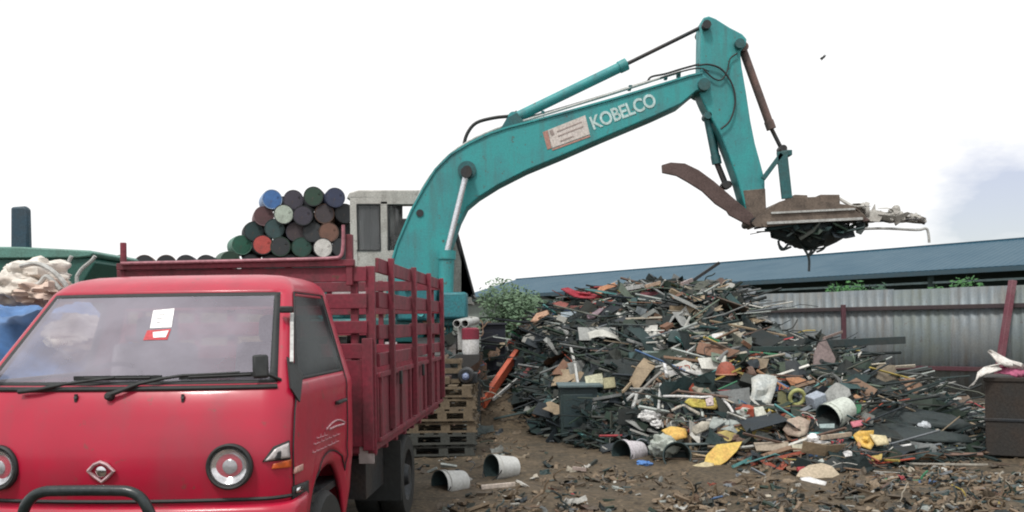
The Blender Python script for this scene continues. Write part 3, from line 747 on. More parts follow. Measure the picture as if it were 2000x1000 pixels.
# hoses and pipes along the boom top
def pxtube(pts, d, r, n=7, k=4):
    return smoothpts([P(x, y, (d if not isinstance(d, (list, tuple)) else d[i])) for i, (x, y) in enumerate(pts)], k)
m = MB(); m.tube(pxtube([(812, 392), (838, 348), (875, 305), (920, 274), (975, 250), (1030, 234), (1140, 200), (1250, 165), (1330, 140)], DB + .12, .02), .022, 7)
m.tube(pxtube([(1010, 236), (1080, 217), (1180, 187), (1270, 158)], DB + .3, .02), .03, 7); E(m, 'boom_pipe', PALEG, boom)
m = MB(); m.tube(pxtube([(905, 288), (912, 262), (930, 240), (965, 230), (998, 226), (1010, 218)], DB + .25, .02), .03, 7)
E(m, 'boom_hose', BLACK, boom); m = MB(); m.tube(pxtube([(1265, 160), (1272, 150), (1300, 144), (1340, 132), (1375, 125), (1405, 135)], DB + .2, .02), .018, 7); E(m, 'boom_hose', BLACK, boom); m = MB(); m.tube(pxtube([(1290, 152), (1330, 140), (1365, 133), (1385, 140)], DB + .08, .02), .014, 7); E(m, 'boom_hose', BLACK, boom)
for (x, y, sx, sy, sz) in ((1325, 146, .06, .1, .08), (1300, 152, .05, .1, .06), (1230, 172, .05, .2, .05), (1060, 222, .05, .2, .05)):
    m = MB(); m.box(P(x, y, DB + .2), (sx, sy, sz)); E(m, 'pipe_clamp', TEALD, boom)
# pins
def pin(px, py, r, m_, name, parent, d0, d1, mm=None):
    m = MB(); a = P(px, py, d0); m.lathe([(0, 0), (r, 0), (r, d1 - d0), (0, d1 - d0)], a, (0, 1, 0), 20); return E(m, name, m_, parent)
pin(912, 332, .15, TEALD, 'cylinder_boss', boom, DB - .04, DB + TB + .04)
pin(912, 332, .075, DARKM, 'pin', boom, DB - .2, DB + TB + .2)
pin(820, 416, .06, DARKM, 'pin', boom, DB - .02, DB + .05)
# writing on the boom
def text_on(txt, p0, p1, px_h, d, name, m_, parent, bold=.012):
    cu = bpy.data.curves.new('t', 'FONT'); cu.body = txt; cu.extrude = .004; cu.offset = bold; cu.space_character = .95
    to = bpy.data.objects.new('t', cu); COL.objects.link(to); bpy.context.view_layer.update()
    me = bpy.data.meshes.new_from_object(to.evaluated_get(bpy.context.evaluated_depsgraph_get()))
    bpy.data.objects.remove(to); xs_ = [v.co.x for v in me.vertices]; ys_ = [v.co.y for v in me.vertices]
    x0, x1, y0, y1 = min(xs_), max(xs_), min(ys_), max(ys_); A = P(*p0, d); B = P(*p1, d); ux = (B - A); Lx = ux.length; ux.normalize()
    uy = Vector((-ux.z, 0, ux.x)); H_ = px_h * d / F; mb = MB()
    vs = [A + ux * ((v.co.x - x0) / (x1 - x0) * Lx) + uy * ((v.co.y - y0) / (y1 - y0) * H_) + Vector((0, -v.co.z, 0)) for v in me.vertices]
    mb.add(vs, [tuple(p.vertices) for p in me.polygons]); bpy.data.meshes.remove(me)
    return E(mb, name, m_, parent, smooth=0)
text_on('KOBELCO', (1160, 254), (1284, 206), 27, DB - .006, 'boom_lettering', LETTER, boom, .022)
m = MB(); m.pxprism([(1070, 254), (1143, 225), (1152, 262), (1078, 289)], DB - .008, .008); st = E(m, 'sticker', STICK, boom, smooth=0)
m = MB(); m.pxprism([(1060, 258), (1069.5, 254.3), (1077.5, 289.3), (1069, 292)], DB - .008, .008); m.pxprism([(1078, 290.5), (1152, 263.5), (1153, 267), (1079, 294)], DB - .008, .007); E(m, 'sticker_edge', STICKR, st, smooth=0)
m = MB()
for k, (x0, y0, x1, y1) in enumerate(((1088, 257, 1136, 238), (1090, 266, 1139, 247), (1094, 276, 1120, 266))):
    m.bar(P(x0, y0, DB - .011), P(x1, y1, DB - .011), .004, .02)
m.bar(P(1076, 254, DB - .011), P(1080, 264, DB - .011), .004, .055); E(m, 'sticker_print', mat('faded_ink', (.33, .27, .25), .7, amt=.3, bump=0), st, smooth=0)
# arm
DA, TA = 14.47, 0.40
arm_px = [(1369, 45), (1374, 34), (1385, 31), (1398, 36), (1425, 53), (1450, 66), (1459, 76), (1457, 88), (1446, 100), (1449, 130), (1458, 182), (1466, 235), (1475, 280), (1486, 320), (1494, 350), (1495, 412), (1487, 436), (1474, 442), (1464, 432), (1457, 410), (1440, 350), (1422, 300), (1406, 260), (1388, 228), (1376, 205), (1366, 182), (1368, 120)]
m = MB(); m.pxprism(arm_px, DA, TA); arm = E(m, 'arm', TEAL, smooth=30, bevel=.02)
m = MB(); m.pxprism([(1452, 372), (1495, 368), (1497, 412), (1488, 437), (1474, 444), (1463, 434)], DA - .015, TA + .03); E(m, 'arm_nose', BRUST, arm, bevel=.01)
m = MB(); ed = arm_px[10:15]
pin(1381, 47, .07, DARKM, 'pin', arm, DA - .12, DA + TA + .12); pin(1446, 84, .08, TEALD, 'pin', arm, DA - .1, DA + TA + .1); pin(1376, 164, .10, TEALD, 'pin', arm, DA - .14, DA + TA + .14); pin(1475, 432, .06, DARKM, 'pin', arm, DA - .12, DA + TA + .12)
m = MB(); m.tube(pxtube([(1362, 128), (1385, 126), (1410, 136), (1430, 165), (1436, 200), (1426, 235), (1408, 252)], DA - .06, .02), .016, 7)
m.tube(pxtube([(1372, 133), (1392, 152), (1408, 156), (1420, 140), (1426, 115), (1440, 104)], DA - .05, .02), .013, 7); E(m, 'arm_hose', BLACK, arm)
# hydraulic cylinders: (barrel from, to, radius, rod to, rod radius)
def cyl(name, a, b, c, d, rb, rr, m1, m2, gland=True):
    A, B, C = P(*a, d), P(*b, d), P(*c, d); m = MB(); m.tube([A, B], rb, 18); m.tube([B - (B - A).normalized() * .12, B + (B - A).normalized() * .02], rb * 1.18, 18)
    m.lathe([(0, -.12), (rb * 1.1, -.12), (rb * 1.1, .12), (0, .12)], A, (0, 1, 0), 16)
    o = E(m, name, m1); m = MB(); m.tube([B, C], rr, 12); E(m, 'rod', m2, o); m = MB(); m.lathe([(0, -.1), (rr * 1.8, -.1), (rr * 1.8, .1), (0, .1)], C, (0, 1, 0), 14); E(m, 'rod_eye', DARKM, o); return o
cyl('arm_cylinder', (1003, 232), (1222, 126), (1378, 49), DB + .24, .085, .032, TEAL, DARKM)
m = MB()
for y in (DB + .08, DB + .34): m.prism([P(975, 256, y), P(990, 230, y), (P(1010, 220, y)), P(1022, 236, y), P(1030, 244, y)], (0, .05, 0))
E(m, 'cylinder_bracket', TEALD, boom)
cyl('bucket_cylinder', (1450, 95), (1506, 250), (1527, 292), DA + .2, .068, .034, mat('worn_brown_steel', (.17, .10, .085), .55, .3, dirt=(.05, .06, .06), amt=.7), DARKM)
cyl('boom_cylinder', (868, 640), (873, 492), (911, 338), DB - .13, .125, .05, TEAL, ROD)
cyl('boom_cylinder', (868, 640), (873, 492), (911, 338), DB + TB + .13, .125, .05, TEAL, ROD)
cyl('thumb_cylinder', (1380, 228), (1398, 318), (1416, 362), DA + .12, .055, .035, TEALD, DARKM)
cyl('thumb_cylinder', (1384, 228), (1402, 318), (1420, 362), DA + .32, .055, .035, TEALD, DARKM)
# links
m = MB()
for y in (DA - .08, DA + TA + .02):
    m.bar(P(1527, 296, y), P(1537, 388, y), .17, .05, up=(0, 1, 0)); m.bar(P(1527, 300, y), P(1490, 350, y), .075, .05, up=(0, 1, 0))
m.bar(P(1533, 300, DA - .08), P(1533, 300, DA + TA + .02), .10); m.bar(P(1519, 318, DA), P(1519, 318, DA + TA), .05); m.box(P(1538, 300, DA + .2), (.10, .2, .09))
E(m, 'bucket_link', TEALD, bevel=.008)
# bucket lying flat, its teeth to the right, and the thumb
m = MB()
up_ = [(1468, 436), (1478, 424), (1500, 408), (1522, 394), (1548, 386), (1577, 385), (1600, 384), (1602, 392), (1668, 402), (1672, 412), (1690, 421), (1688, 430), (1640, 432), (1560, 437), (1500, 443), (1476, 443)]
m.pxprism(up_, DA - .28, .03); m.pxprism(up_, DA + TA + .25, .03)
top_ = [(1500, 408), (1522, 394), (1548, 386), (1577, 385), (1602, 392), (1668, 402), (1690, 421)]
for a, b in zip(top_, top_[1:]):
    A, B = P(*a, DA - .25), P(*b, DA - .25); m.prism([A, B, B + Vector((0, TA + .5, 0)), A + Vector((0, TA + .5, 0))], (0, 0, -.03))
bucket = E(m, 'bucket', BRUST, smooth=0, bevel=.004)
m = MB()
for y in (DA - .3,):
    m.bar(P(1498, 436, y), P(1684, 427, y), .04, .05, up=(0, 1, 0)); m.bar(P(1506, 416, y), P(1670, 408, y), .03, .02, up=(0, 1, 0))
E(m, 'bucket_lip', PALEG, bucket)
m = MB(); m.pxprism([(1602, 391), (1602, 380), (1640, 380), (1641, 402), (1602, 399)], DA - .05, .5); m.pxprism([(1548, 387), (1552, 380), (1577, 381), (1578, 390)], DA - .05, .5); E(m, 'bucket_lug', BRUST, bucket, bevel=.006)
for k in range(5):
    m = MB(); y = DA - .25 + k * .2; m.prism([P(1684, 420, y), P(1700, 430, y), P(1686, 433, y)], (0, .08, 0)); E(m, 'bucket_tooth', RUST, bucket)
m = MB()
th_ = [(1293, 322), (1310, 317), (1338, 319), (1365, 332), (1395, 354), (1425, 380), (1448, 400), (1470, 418), (1478, 436), (1468, 442), (1448, 432), (1425, 420), (1420, 412), (1398, 398), (1372, 373), (1345, 356), (1322, 343), (1294, 337)]
for y in (DA - .02, DA + .28): m.pxprism(th_, y, .07)
thumb = E(m, 'thumb', RUST, smooth=0, bevel=.006)
m = MB()
for px, py in ((1310, 327), (1360, 347), (1405, 382), (1445, 416)): m.box(P(px, py, DA + .165), (.10, .27, .06), rotm(0, R(38), 0))
E(m, 'thumb_crossbar', RUST, thumb)
# cab: seen from its right side behind the boom
DC, WC = 15.25, 1.02
def cabside(d):
    m = MB(); t = .06
    m.pxprism([(683, 384), (697, 384), (700, 596), (686, 596)], d, t); m.pxprism([(743, 393), (757, 393), (757, 490), (743, 490)], d, t)
    m.pxprism([(697, 384), (850, 384), (853, 399), (697, 399)], d, t); m.pxprism([(699, 489), (895, 489), (921, 572), (921, 590), (699, 596)], d, t)
    m.pxprism([(850, 384), (866, 384), (895, 489), (880, 489)], d, t)
    return m
m = cabside(DC); m2 = cabside(DC + WC - .06); m.add(m2.v, m2.f)
A = lambda x, y: P(x, y, DC)
m.prism([A(684, 386), A(700, 386), A(700, 596), A(684, 596)], (0, WC, 0)) if False else None
m.prism([A(683.2, 490), A(686, 490), A(688, 594), A(686.2, 594)], (0, WC, 0)); m.prism([A(700, 590), A(921, 588), A(921, 594), A(700, 597)], (0, WC, 0))
ecab = E(m, 'cab', CABG, smooth=0, bevel=.008)
m = MB(); m.prism([A(676, 388), A(682, 376), A(700, 371), (A(848, 371)), A(866, 377), A(872, 386)], (0, WC + .06, 0)); E(m, 'roof', CABG, ecab, bevel=.02)
m = MB()
m.prism([A(867, 388), A(873, 388), A(924, 574), A(918, 576)], (0, .05, 0)); m.prism([v + Vector((0, WC - .05, 0)) for v in (A(867, 388), A(873, 388), A(924, 574), A(918, 576))], (0, .05, 0)); m.prism([A(900, 489), A(904, 489), A(926, 576), A(900, 576)], (0, .04, 0)); m.prism([A(904, 562), A(924, 574), A(926, 580), A(904, 582)], (0, WC, 0))
E(m, 'front_pillar', DARKM, ecab, bevel=.006)
m = MB(); m.pxprism([(697.5, 399.5), (742.5, 399.5), (742.5, 488.5), (699, 488.5)], DC + .03, .006); E(m, 'side_glass', glass('cab_glass', (.13, .135, .14), .5, .06), ecab, smooth=0)
m = MB(); m.pxprism([(757.5, 399.5), (852, 399.5), (878, 488.5), (757.5, 488.5)], DC + .03, .006); E(m, 'side_glass', CLG, ecab, smooth=0)
m = MB(); m.prism([A(868, 392), A(869.5, 392), A(918, 566), A(916, 566)], (0, WC, 0)); E(m, 'front_glass', MATS.get('x') or glass('front_glass', (.2, .2, .24), .5, .08), ecab, smooth=0)
m = MB()
for a in ((697, 399, 699.5, 489), (740.5, 399, 743, 489), (757, 399, 759.5, 489)): m.bar(P(a[0], a[1], DC - .004), P(a[2], a[3], DC - .004), .02, .02)
m.bar(P(697, 399, DC - .004), P(743, 399, DC - .004), .02, .02); m.bar(P(697, 489, DC - .004), P(743, 489, DC - .004), .02, .02); E(m, 'window_seal', BLACK, ecab, smooth=0)
m = MB(); m.box(P(768, 470, DC + .5), (.5, .5, .14)); m.box(P(768, 440, DC + .5) + Vector((0, 0, 0)), (.14, .48, .62)); m.box(P(718, 450, DC + .8), (.14, .1, .9)); m.box(P(765, 440, DC + .9), (.08, .06, 1.0)); m.box(P(840, 472, DC + .4), (.2, .5, .5)); E(m, 'operator_seat', BLACK, ecab, bevel=.03)
m = MB(); m.pxprism([(698, 489), (745, 489), (745, 598), (700, 598)], DC + .2, .5); E(m, 'seat_console', DARKM, ecab)
m = MB(); m.pxprism([(697, 398), (748, 398), (748, 490), (699, 490)], DC + WC - .03, .02); E(m, 'far_panel', mat('cab_liner', (.16, .165, .17), .7, amt=.5), ecab)  # grey sheet added to close the far window and dim the interior
m = MB(); m.pxprism([(757, 398), (786, 398), (786, 427), (880, 427), (900, 492), (757, 492)], DC + WC - .03, .02); E(m, 'far_panel', mat('cab_liner_dark', (.03, .035, .037), .7, amt=.4), ecab)  # dark sheet added for the dim interior, cut around a sky patch
# house and undercarriage
zb = lambda py, d=14.4: P(900, py, d).z
m = MB()
x0, x1 = P(545, 600, 15).x, P(905, 600, 14.2).x
m.box(((x0 + P(690, 600, 15).x) / 2, 15.35, 2.20), (P(690, 600, 15).x - x0, 2.5, .95)); m.box(((x0 + x1) / 2, 15.3, 1.66), (x1 - x0, 2.5, .16)); house = E(m, 'house', mat('house_teal', (.016, .13, .135), .5, dirt=(.02, .05, .05), amt=.8, scale=2.5, chips=.6, streak=.5), bevel=.04)
m = MB(); m.box(((P(765, 0, 14).x + P(845, 0, 14).x) / 2, 14.15, 2.0), (P(845, 0, 14).x - P(765, 0, 14).x, .5, .62)); m.box(((P(852, 0, 14).x + P(904, 0, 14).x) / 2, 14.15, 1.92), (.42, .48, .42)); E(m, 'fuel_tank', mat('tank_teal', (.018, .165, .19), .5, dirt=(.03, .09, .12), amt=.7, scale=2, chips=.6), house, bevel=.04)  # tank shade painted in as a darker copy of the teal
for px, py, r_ in ((766, 557, .07), (796, 561, .06), (765, 608, .075), (631, 612, .09), (822, 612, .05)):
    m = MB(); c = P(px, py, 13.86); m.lathe([(r_ * .55, -.02), (r_, -.03), (r_, .06), (0, .06)], c, (0, 1, 0), 18); m.lathe([(r_ * .55, -.0), (0, -.0)], c, (0, 1, 0), 18); E(m, 'round_cap', TEAL, house)
m = MB(); m.pxprism([(645, 551), (716, 551), (716, 578), (645, 578)], 13.9, .05); E(m, 'pale_panel', mat('pale_panel_grey', (.45, .40, .41), .6, amt=.5), house)  # panel added for white background glimpsed between the headboard slats
m = MB(); m.pxprism([(752, 668), (775, 668), (775, 688), (752, 688)], 13.9, .05); E(m, 'pale_panel', MATS['pale_panel_grey'], house)  # second panel added for a pale patch behind the side slats
m = MB(); m.prism([P(760, 596, DB - .1), P(855, 596, DB - .1), P(868, 650, DB - .1), P(740, 650, DB - .1)], (0, TB + .2, 0)); E(m, 'boom_foot', TEALD, house, bevel=.02)
m = MB(); m.lathe([(.55, 0), (.55, .3)], (EXC.x, EXC.y, 1.3), (0, 0, 1), 30); m.box((EXC.x, EXC.y, 1.15), (1.5, 1.3, .35)); E(m, 'undercarriage', DARKM)
z0 = ex0.z
for s in (-1, 1):
    m = MB(); xc = EXC.x + s * 1.12; prof = []
    for k in range(28):
        t = k / 28 * 2 * math.pi; yy = math.cos(t); zz = math.sin(t)
        prof.append(Vector((xc - .28, EXC.y + (1.45 * (1 if yy > 0 else -1) + .42 * yy), z0 + .47 + .44 * zz)))
    m.prism(prof, (.56, 0, 0)); track = E(m, 'track', DARKM, smooth=0)
    m = MB()
    for k in range(len(prof)):
        a, b = prof[k], prof[(k + 1) % len(prof)]; q = max(1, int((b - a).length / .17))
        for j in range(q):
            c = a.lerp(b, (j + .5) / q); d = (b - a).normalized(); n = Vector((0, -d.z, d.y)); n = n if n.dot(c - Vector((c.x, EXC.y, z0 + .47))) > 0 else -n
            m.bar(Vector((xc - .3, c.y, c.z)) + n * .02, Vector((xc + .3, c.y, c.z)) + n * .02, .05, .10, up=d)
    E(m, 'track_shoes', DARKM, track, smooth=0)
# ------------------------------------------------------------------ what the bucket holds
m = MB(); random.seed(3)
for k in range(190):
    px = random.gauss(1582, 36); py = 436 + abs(random.gauss(0, 20)) * (1 - min(1, abs(px - 1582) / 95)) + 4; p = P(px, py, DA + random.uniform(-.25, .65))
    scrap_piece(m, p, Vector((0, -.3, .8)), random.choice(['fold', 'plate', 'bar', 'crump', 'box', 'tube']), random.choice(SC), 1.0)
m.col = (.02, .035, .04)
vs = []; NU = 18
for i in range(9):
    for j in range(NU):
        t = i / 8; a = j / NU * 2 * math.pi; rr = math.sin(math.pi * min(.97, max(.05, t))) ** .6
        p = P(1582, 446, DA + .2); x = -.62 + 1.24 * t
        vs.append(p + Vector((x, (.42 * rr * math.cos(a)), .30 * rr * math.sin(a) - .04 + .04 * fbm(x * 4, a))))
m.add(vs, [(i * NU + j, i * NU + (j + 1) % NU, (i + 1) * NU + (j + 1) % NU, (i + 1) * NU + j) for i in range(8) for j in range(NU)])
tag(m.build('scrap_bundle', SCRAP, smooth=0, fix=False), 'dark ragged bundle of scrap hanging under the rusty bucket', 'scrap bundle')
m = MB(); m.col = (.05, .07, .075)
for pts in ([(1560, 470), (1572, 488), (1580, 505), (1580, 530)], [(1520, 470), (1526, 488), (1545, 482)], [(1600, 470), (1592, 488), (1580, 500)], [(1618, 470), (1608, 486), (1595, 492)], [(1540, 476), (1530, 486), (1520, 476)], [(1570, 466), (1585, 485), (1578, 500)]):
    m.tube(pxtube(pts, DA + .1, .02), .02, 6)
tag(m.build('dangling_cable', SCRAP, fix=False), 'dark knotted cables dangling lowest below the lifted scrap bundle', 'cable')
def thing1(m, name, mats, label, cat, group=None, **k):
    return tag(m.build(name, mats, **k), label, cat, group)
m = MB(); m.tube(pxtube([(1640, 433), (1700, 431), (1780, 430), (1806, 436)], DA + .1, .02), .028, 8); thing1(m, 'steel_pipe', DARKM, 'upper dark pipe poking out to the right of the bucket', 'pipe')
m = MB(); m.tube(pxtube([(1645, 449), (1720, 446), (1790, 449), (1808, 446), (1813, 455), (1815, 474)], DA + .02, .02), .022, 8); thing1(m, 'bent_pipe', PALEG, 'long pale pipe with its far end bent down, held in the bucket', 'pipe')
m = MB(); m.tube(pxtube([(1478, 453), (1500, 452), (1530, 452)], DA - .1, .02), .012, 6); thing1(m, 'steel_bar', DARKM, 'short thin bar poking out left under the bucket hinge', 'bar')
m = MB(); random.seed(41)
for k in range(34):
    t = random.random(); px = 1648 + 150 * t; hh = (34 - 24 * t) * random.random(); p = P(px, 430 - hh, DA + random.uniform(-.1, .4))
    scrap_piece(m, p, Vector((0, -.4, .9)), random.choice(['crump', 'crump', 'fold', 'plate']), None, random.uniform(.7, 1.25) * (1 - .45 * t))
for f in range(len(m.c)): m.c[f] = None
NG = 14; vs = []
for i in range(NG + 1):
    for j in range(5):
        px = 1650 + (1806 - 1650) * i / NG; hh = (30 - 19 * (i / NG)) * (.75 + .5 * noise.noise(Vector((i * .9, 3, 0)))); p = P(px, 434 - hh * j / 4, DA + .2 + .1 * j / 4); q = noise.noise_vector(p * 5) * .06; vs.append(p + q)
m.add(vs, [(i * 5 + j, i * 5 + j + 1, (i + 1) * 5 + j + 1, (i + 1) * 5 + j) for i in range(NG) for j in range(4)])
thing1(m, 'crumpled_sheet', mat('bleached_sheet', (.40, .39, .36), .8, dirt=(.24, .22, .2), amt=.8, scale=5), 'pale crumpled sheet lying on the pipes to the right of the bucket', 'metal sheet', solid=.008, fix=False, smooth=30)
# ------------------------------------------------------------------ fence
FA = P(1985, 600, 16.9); FB = P(1460, 600, 20.5); FA = Vector((FA.x, FA.y, 0)); FB = Vector((FB.x, FB.y, 0))
fd = (FB - FA); FLn = fd.length; fd.normalize(); fn = Vector((-fd.y, fd.x, 0)); fn = fn if fn.y < 0 else -fn   # towards the camera
fl0, fl1 = -6.4, FLn + 2.6
fence = tag(empty('corrugated_fence', FA + fd * (FLn / 2)), 'grey corrugated sheet fence with dark rails behind the scrap heap', 'fence')
FE = Sub(fence)
FENM = [mat('zinc_sheet', (.165, .195, .215), .5, .25, dirt=(.22, .215, .19), amt=.6, scale=2, fine=.12, streak=.75, streakcol=(.13, .11, .09)), mat('zinc_sheet_dull', (.155, .188, .20), .55, .2, dirt=(.19, .21, .17), amt=.6, scale=2, fine=.12, streak=.7, streakcol=(.12, .13, .10), chips=.4)]
MAR2 = mat('fence_maroon', (.085, .028, .040), .6, amt=.5)
RAILD = mat('fence_rail', (.048, .034, .038), .6, amt=.5)
k = 0; s = fl0
while s < fl1 - .2:
    e = min(s + 1.08, fl1); m = MB(); n = int((e - s) / .0225); vs = []; ztop = 2.225 + random.uniform(-.012, .012)
    for i in range(n + 1):
        u = s + (e - s + .02) * i / n; ph = ((u + 9) % .18) / .18
        dd = .015 * (smooth(0.05, .22, ph) - smooth(.5, .67, ph)); q = FA + fd * u + fn * (dd + .003 * (k % 2))
        vs += [q + Vector((0, 0, .05)), q + Vector((0, 0, ztop))]
    m.add(vs, [(2 * i, 2 * i + 2, 2 * i + 3, 2 * i + 1) for i in range(n)])
    FE(m, 'corrugated_sheet', FENM[k % 2 if k % 3 else 0], solid=.003, fix=False, smooth=60); s = e; k += 1
for z in (1.845, .62):
    m = MB(); a = FA + fd * fl0 + fn * .06; b = FA + fd * fl1 + fn * .06; m.bar(a + Vector((0, 0, z)), b + Vector((0, 0, z)), .06, .085); FE(m, 'rail', RAILD if z > 1 else MAR2, bevel=.006)
# find where along the fence a photo column falls
def on_fence(px):
    d = ray(px, HZ); 
    # CAM + d*t = FA + fd*u   (x, y)
    det = d.x * (-fd.y) - d.y * (-fd.x); bx, by = FA.x - CAM.x, FA.y - CAM.y
    t = (bx * (-fd.y) - by * (-fd.x)) / det; u = (d.x * by - d.y * bx) / det
    return u
for px in (1652, 1330, 1905):
    if px == 1905: continue
    u = on_fence(px); m = MB(); q = FA + fd * u + fn * .13; m.box(q + Vector((0, 0, .97)), (.085, .085, 1.94)); FE(m, 'post', MAR2, bevel=.008)
m = MB(); u0 = on_fence(1978); u1 = on_fence(1955)
m.bar(FA + fd * on_fence(1982) + fn * .12 + Vector((0, 0, 2.32)), FA + fd * (on_fence(1950)) + fn * .45 + Vector((0, 0, 0)), .12, .10); FE(m, 'leaning_post', mat('brace_red', (.17, .05, .07), .6, dirt=(.22, .14, .15), amt=.6), bevel=.008)
# ------------------------------------------------------------------ long blue shed
SA = P(1990, 520, 40); SB_ = P(960, 577, 72); sdv = Vector((SB_.x - SA.x, SB_.y - SA.y, 0)); SL = sdv.length; sdv.normalize(); sn = Vector((sdv.y, -sdv.x, 0)); sn = sn if sn.y > 0 else -sn
S0 = Vector((SA.x, SA.y, 0)) - sdv * 14; SLT = SL + 19; EZ0, EZ1 = 3.90, 4.05
shed = tag(empty('long_shed', S0 + sdv * SLT / 2), 'long low shed with a blue metal roof behind the grey fence', 'shed'); SE = Sub(shed)
BLUE = mat('blue_roof_sheet', (.010, .066, .108), .5, .1, dirt=(.026, .072, .115), amt=.5, scale=.35, bump=.02, fine=.06)
m = MB(); n = 360; vs = []
for i in range(n + 1):
    u = SLT * i / n; q = S0 + sdv * u + Vector((0, 0, 3.95)); o = .018 if i % 2 else 0
    vs += [q + Vector((0, 0, o)), q + sn * 6.6 + Vector((0, 0, 1.75 + o))]
m.add(vs, [(2 * i, 2 * i + 2, 2 * i + 3, 2 * i + 1) for i in range(n)]); roof = SE(m, 'roof', BLUE, solid=.05, fix=False, smooth=0)
m = MB(); q = S0 + sn * 6.6 + Vector((0, 0, 5.72)); m.bar(q, q + sdv * SLT, .5, .12)
q2 = S0 + sn * 6.7 + Vector((0, 0, 5.69)); m.prism([q2, q2 + sdv * SLT, q2 + sdv * SLT + sn * 6.6 - Vector((0, 0, 1.75)), q2 + sn * 6.6 - Vector((0, 0, 1.75))], (0, 0, .05)); SE(m, 'ridge', BLUE, roof)
m = MB(); q = S0 + sn * -.08 + Vector((0, 0, 3.86)); m.bar(q, q + sdv * SLT, .14, .22); SE(m, 'gutter', mat('gutter_blue', (.03, .07, .095), .5, amt=.3), smooth=0)
m = MB(); q = S0 + sn * .3 + Vector((0, 0, 3.05)); m.bar(q + Vector((0, 0, .35)), q + sdv * SLT + Vector((0, 0, .35)), .08, .10)
SE(m, 'truss', mat('truss_grey', (.17, .25, .26), .6, amt=.4), smooth=0)
for i in range(10):
    m = MB(); q = S0 + sn * .3 + sdv * (2 + i * 5.4); m.box(q + Vector((0, 0, 1.95)), (.22, .22, 3.9)); SE(m, 'column', mat('shed_column', (.02, .05, .05), .6, amt=.3))
m = MB(); q = S0 + sn * 3.2; m.prism([q, q + sdv * SLT, q + sdv * SLT + Vector((0, 0, 4.4)), q + Vector((0, 0, 4.4))], sn * .15); SE(m, 'back_wall', mat('shed_wall', (.018, .04, .042), .8, dirt=(.03, .05, .04), amt=.6, scale=.6), smooth=0)
# gable ends so it is closed
for u in (0, SLT):
    m = MB(); q = S0 + sdv * u; m.prism([q + Vector((0, 0, 3.2)), q + sn * 13.2 + Vector((0, 0, 3.2)), q + sn * 13.2 + Vector((0, 0, 3.9)), q + sn * 6.6 + Vector((0, 0, 5.65)), q + Vector((0, 0, 3.9))], sdv * .1); SE(m, 'gable', BLUE, smooth=0)
# far pale shed left of the bush
m = MB(); c = P(925, 610, 62); fs = tag(empty('small_shed', (c.x, c.y, 0)), 'small pale shed with a dark flat roof beside the green bush, far off', 'shed'); F2 = Sub(fs)
m.box((c.x, c.y, 1.6), (5.6, 4, 3.2)); F2(m, 'wall', mat('pale_wall', (.20, .235, .22), .8, amt=.5, scale=.8))
m = MB(); m.box((c.x, c.y - .1, 3.36), (6.4, 4.8, .28)); F2(m, 'roof', mat('dark_roof', (.03, .05, .05), .7, amt=.3))
# ------------------------------------------------------------------ bushes
def leafmat(name, a, b):
    m = mat(name, a, .6, dirt=b, amt=.9, scale=1.2, bump=0, fine=.3); return m
def bush(label, px, d, w_, h_, z0, m_, n=900, leaf=.16, seed=1):
    random.seed(seed); c = P(px, 600, d); base = Vector((c.x, c.y, 0)); root = tag(empty('bush', base), label, 'bush', 'bushes by the blue shed'); E2 = Sub(root)
    m = MB(); lobes = []
    for k in range(6):
        a = Vector((random.uniform(-.32, .32) * w_, random.uniform(-.3, .3) * w_, z0 + h_ * random.uniform(.35, .78))); lobes.append((a, random.uniform(.24, .36) * min(w_, h_ * 1.3)))
        m.tube([base, base + Vector((a.x * .4, a.y * .4, a.z * .5)), base + a], [.06, .045, .02], 6)
    E2(m, 'trunk', RUST)
    m = MB()
    for i in range(n):
        a, r = random.choice(lobes); v = Vector((random.gauss(0, 1), random.gauss(0, 1), random.gauss(0, .8))).normalized() * r * random.random() ** .4
        p = base + a + v; x = Vector((random.gauss(0, 1), random.gauss(0, 1), random.gauss(0, .6))).normalized(); y = x.orthogonal().normalized(); l = leaf * random.uniform(.6, 1.4)
        m.add([p - x * l, p - y * l * .4, p + x * l, p + y * l * .4], [(0, 1, 2, 3)])
    E2(m, 'foliage', m_, smooth=0, fix=False)
LF1 = leafmat('leaf_grey_green', (.085, .15, .085), (.14, .21, .12)); LF2 = leafmat('leaf_bright', (.03, .125, .03), (.06, .18, .05)); LF3 = leafmat('leaf_dark', (.015, .05, .03), (.03, .09, .04))
bush('grey green bush left of the scrap heap, in front of the pale far shed', 1000, 27, 2.3, 2.75, .25, LF1, 4600, .072, 3)
bush('low grey green bush just behind the left crest of the heap', 1062, 26, 2.0, 2.2, .35, LF1, 2600, .072, 4)
bush('bright green bush above the fence, left of the maroon fence post', 1597, 31, 1.0, 2.6, .15, LF2, 700, .075, 5)
bush('bright green bush above the fence, right over the maroon fence post', 1655, 31, 1.7, 3.1, .35, LF2, 1300, .075, 6)
bush('bright green bush farthest right above the fence', 1835, 29, 1.9, 3.1, .3, LF2, 1300, .075, 7)
bush('dark green bush between the two bright ones above the fence', 1745, 32, 2.6, 2.8, .1, LF3, 900, .12, 8)
bush('dark green bush above the right end of the fence', 1925, 27, 2.4, 2.5, .1, LF3, 800, .11, 9)
random.seed(21)
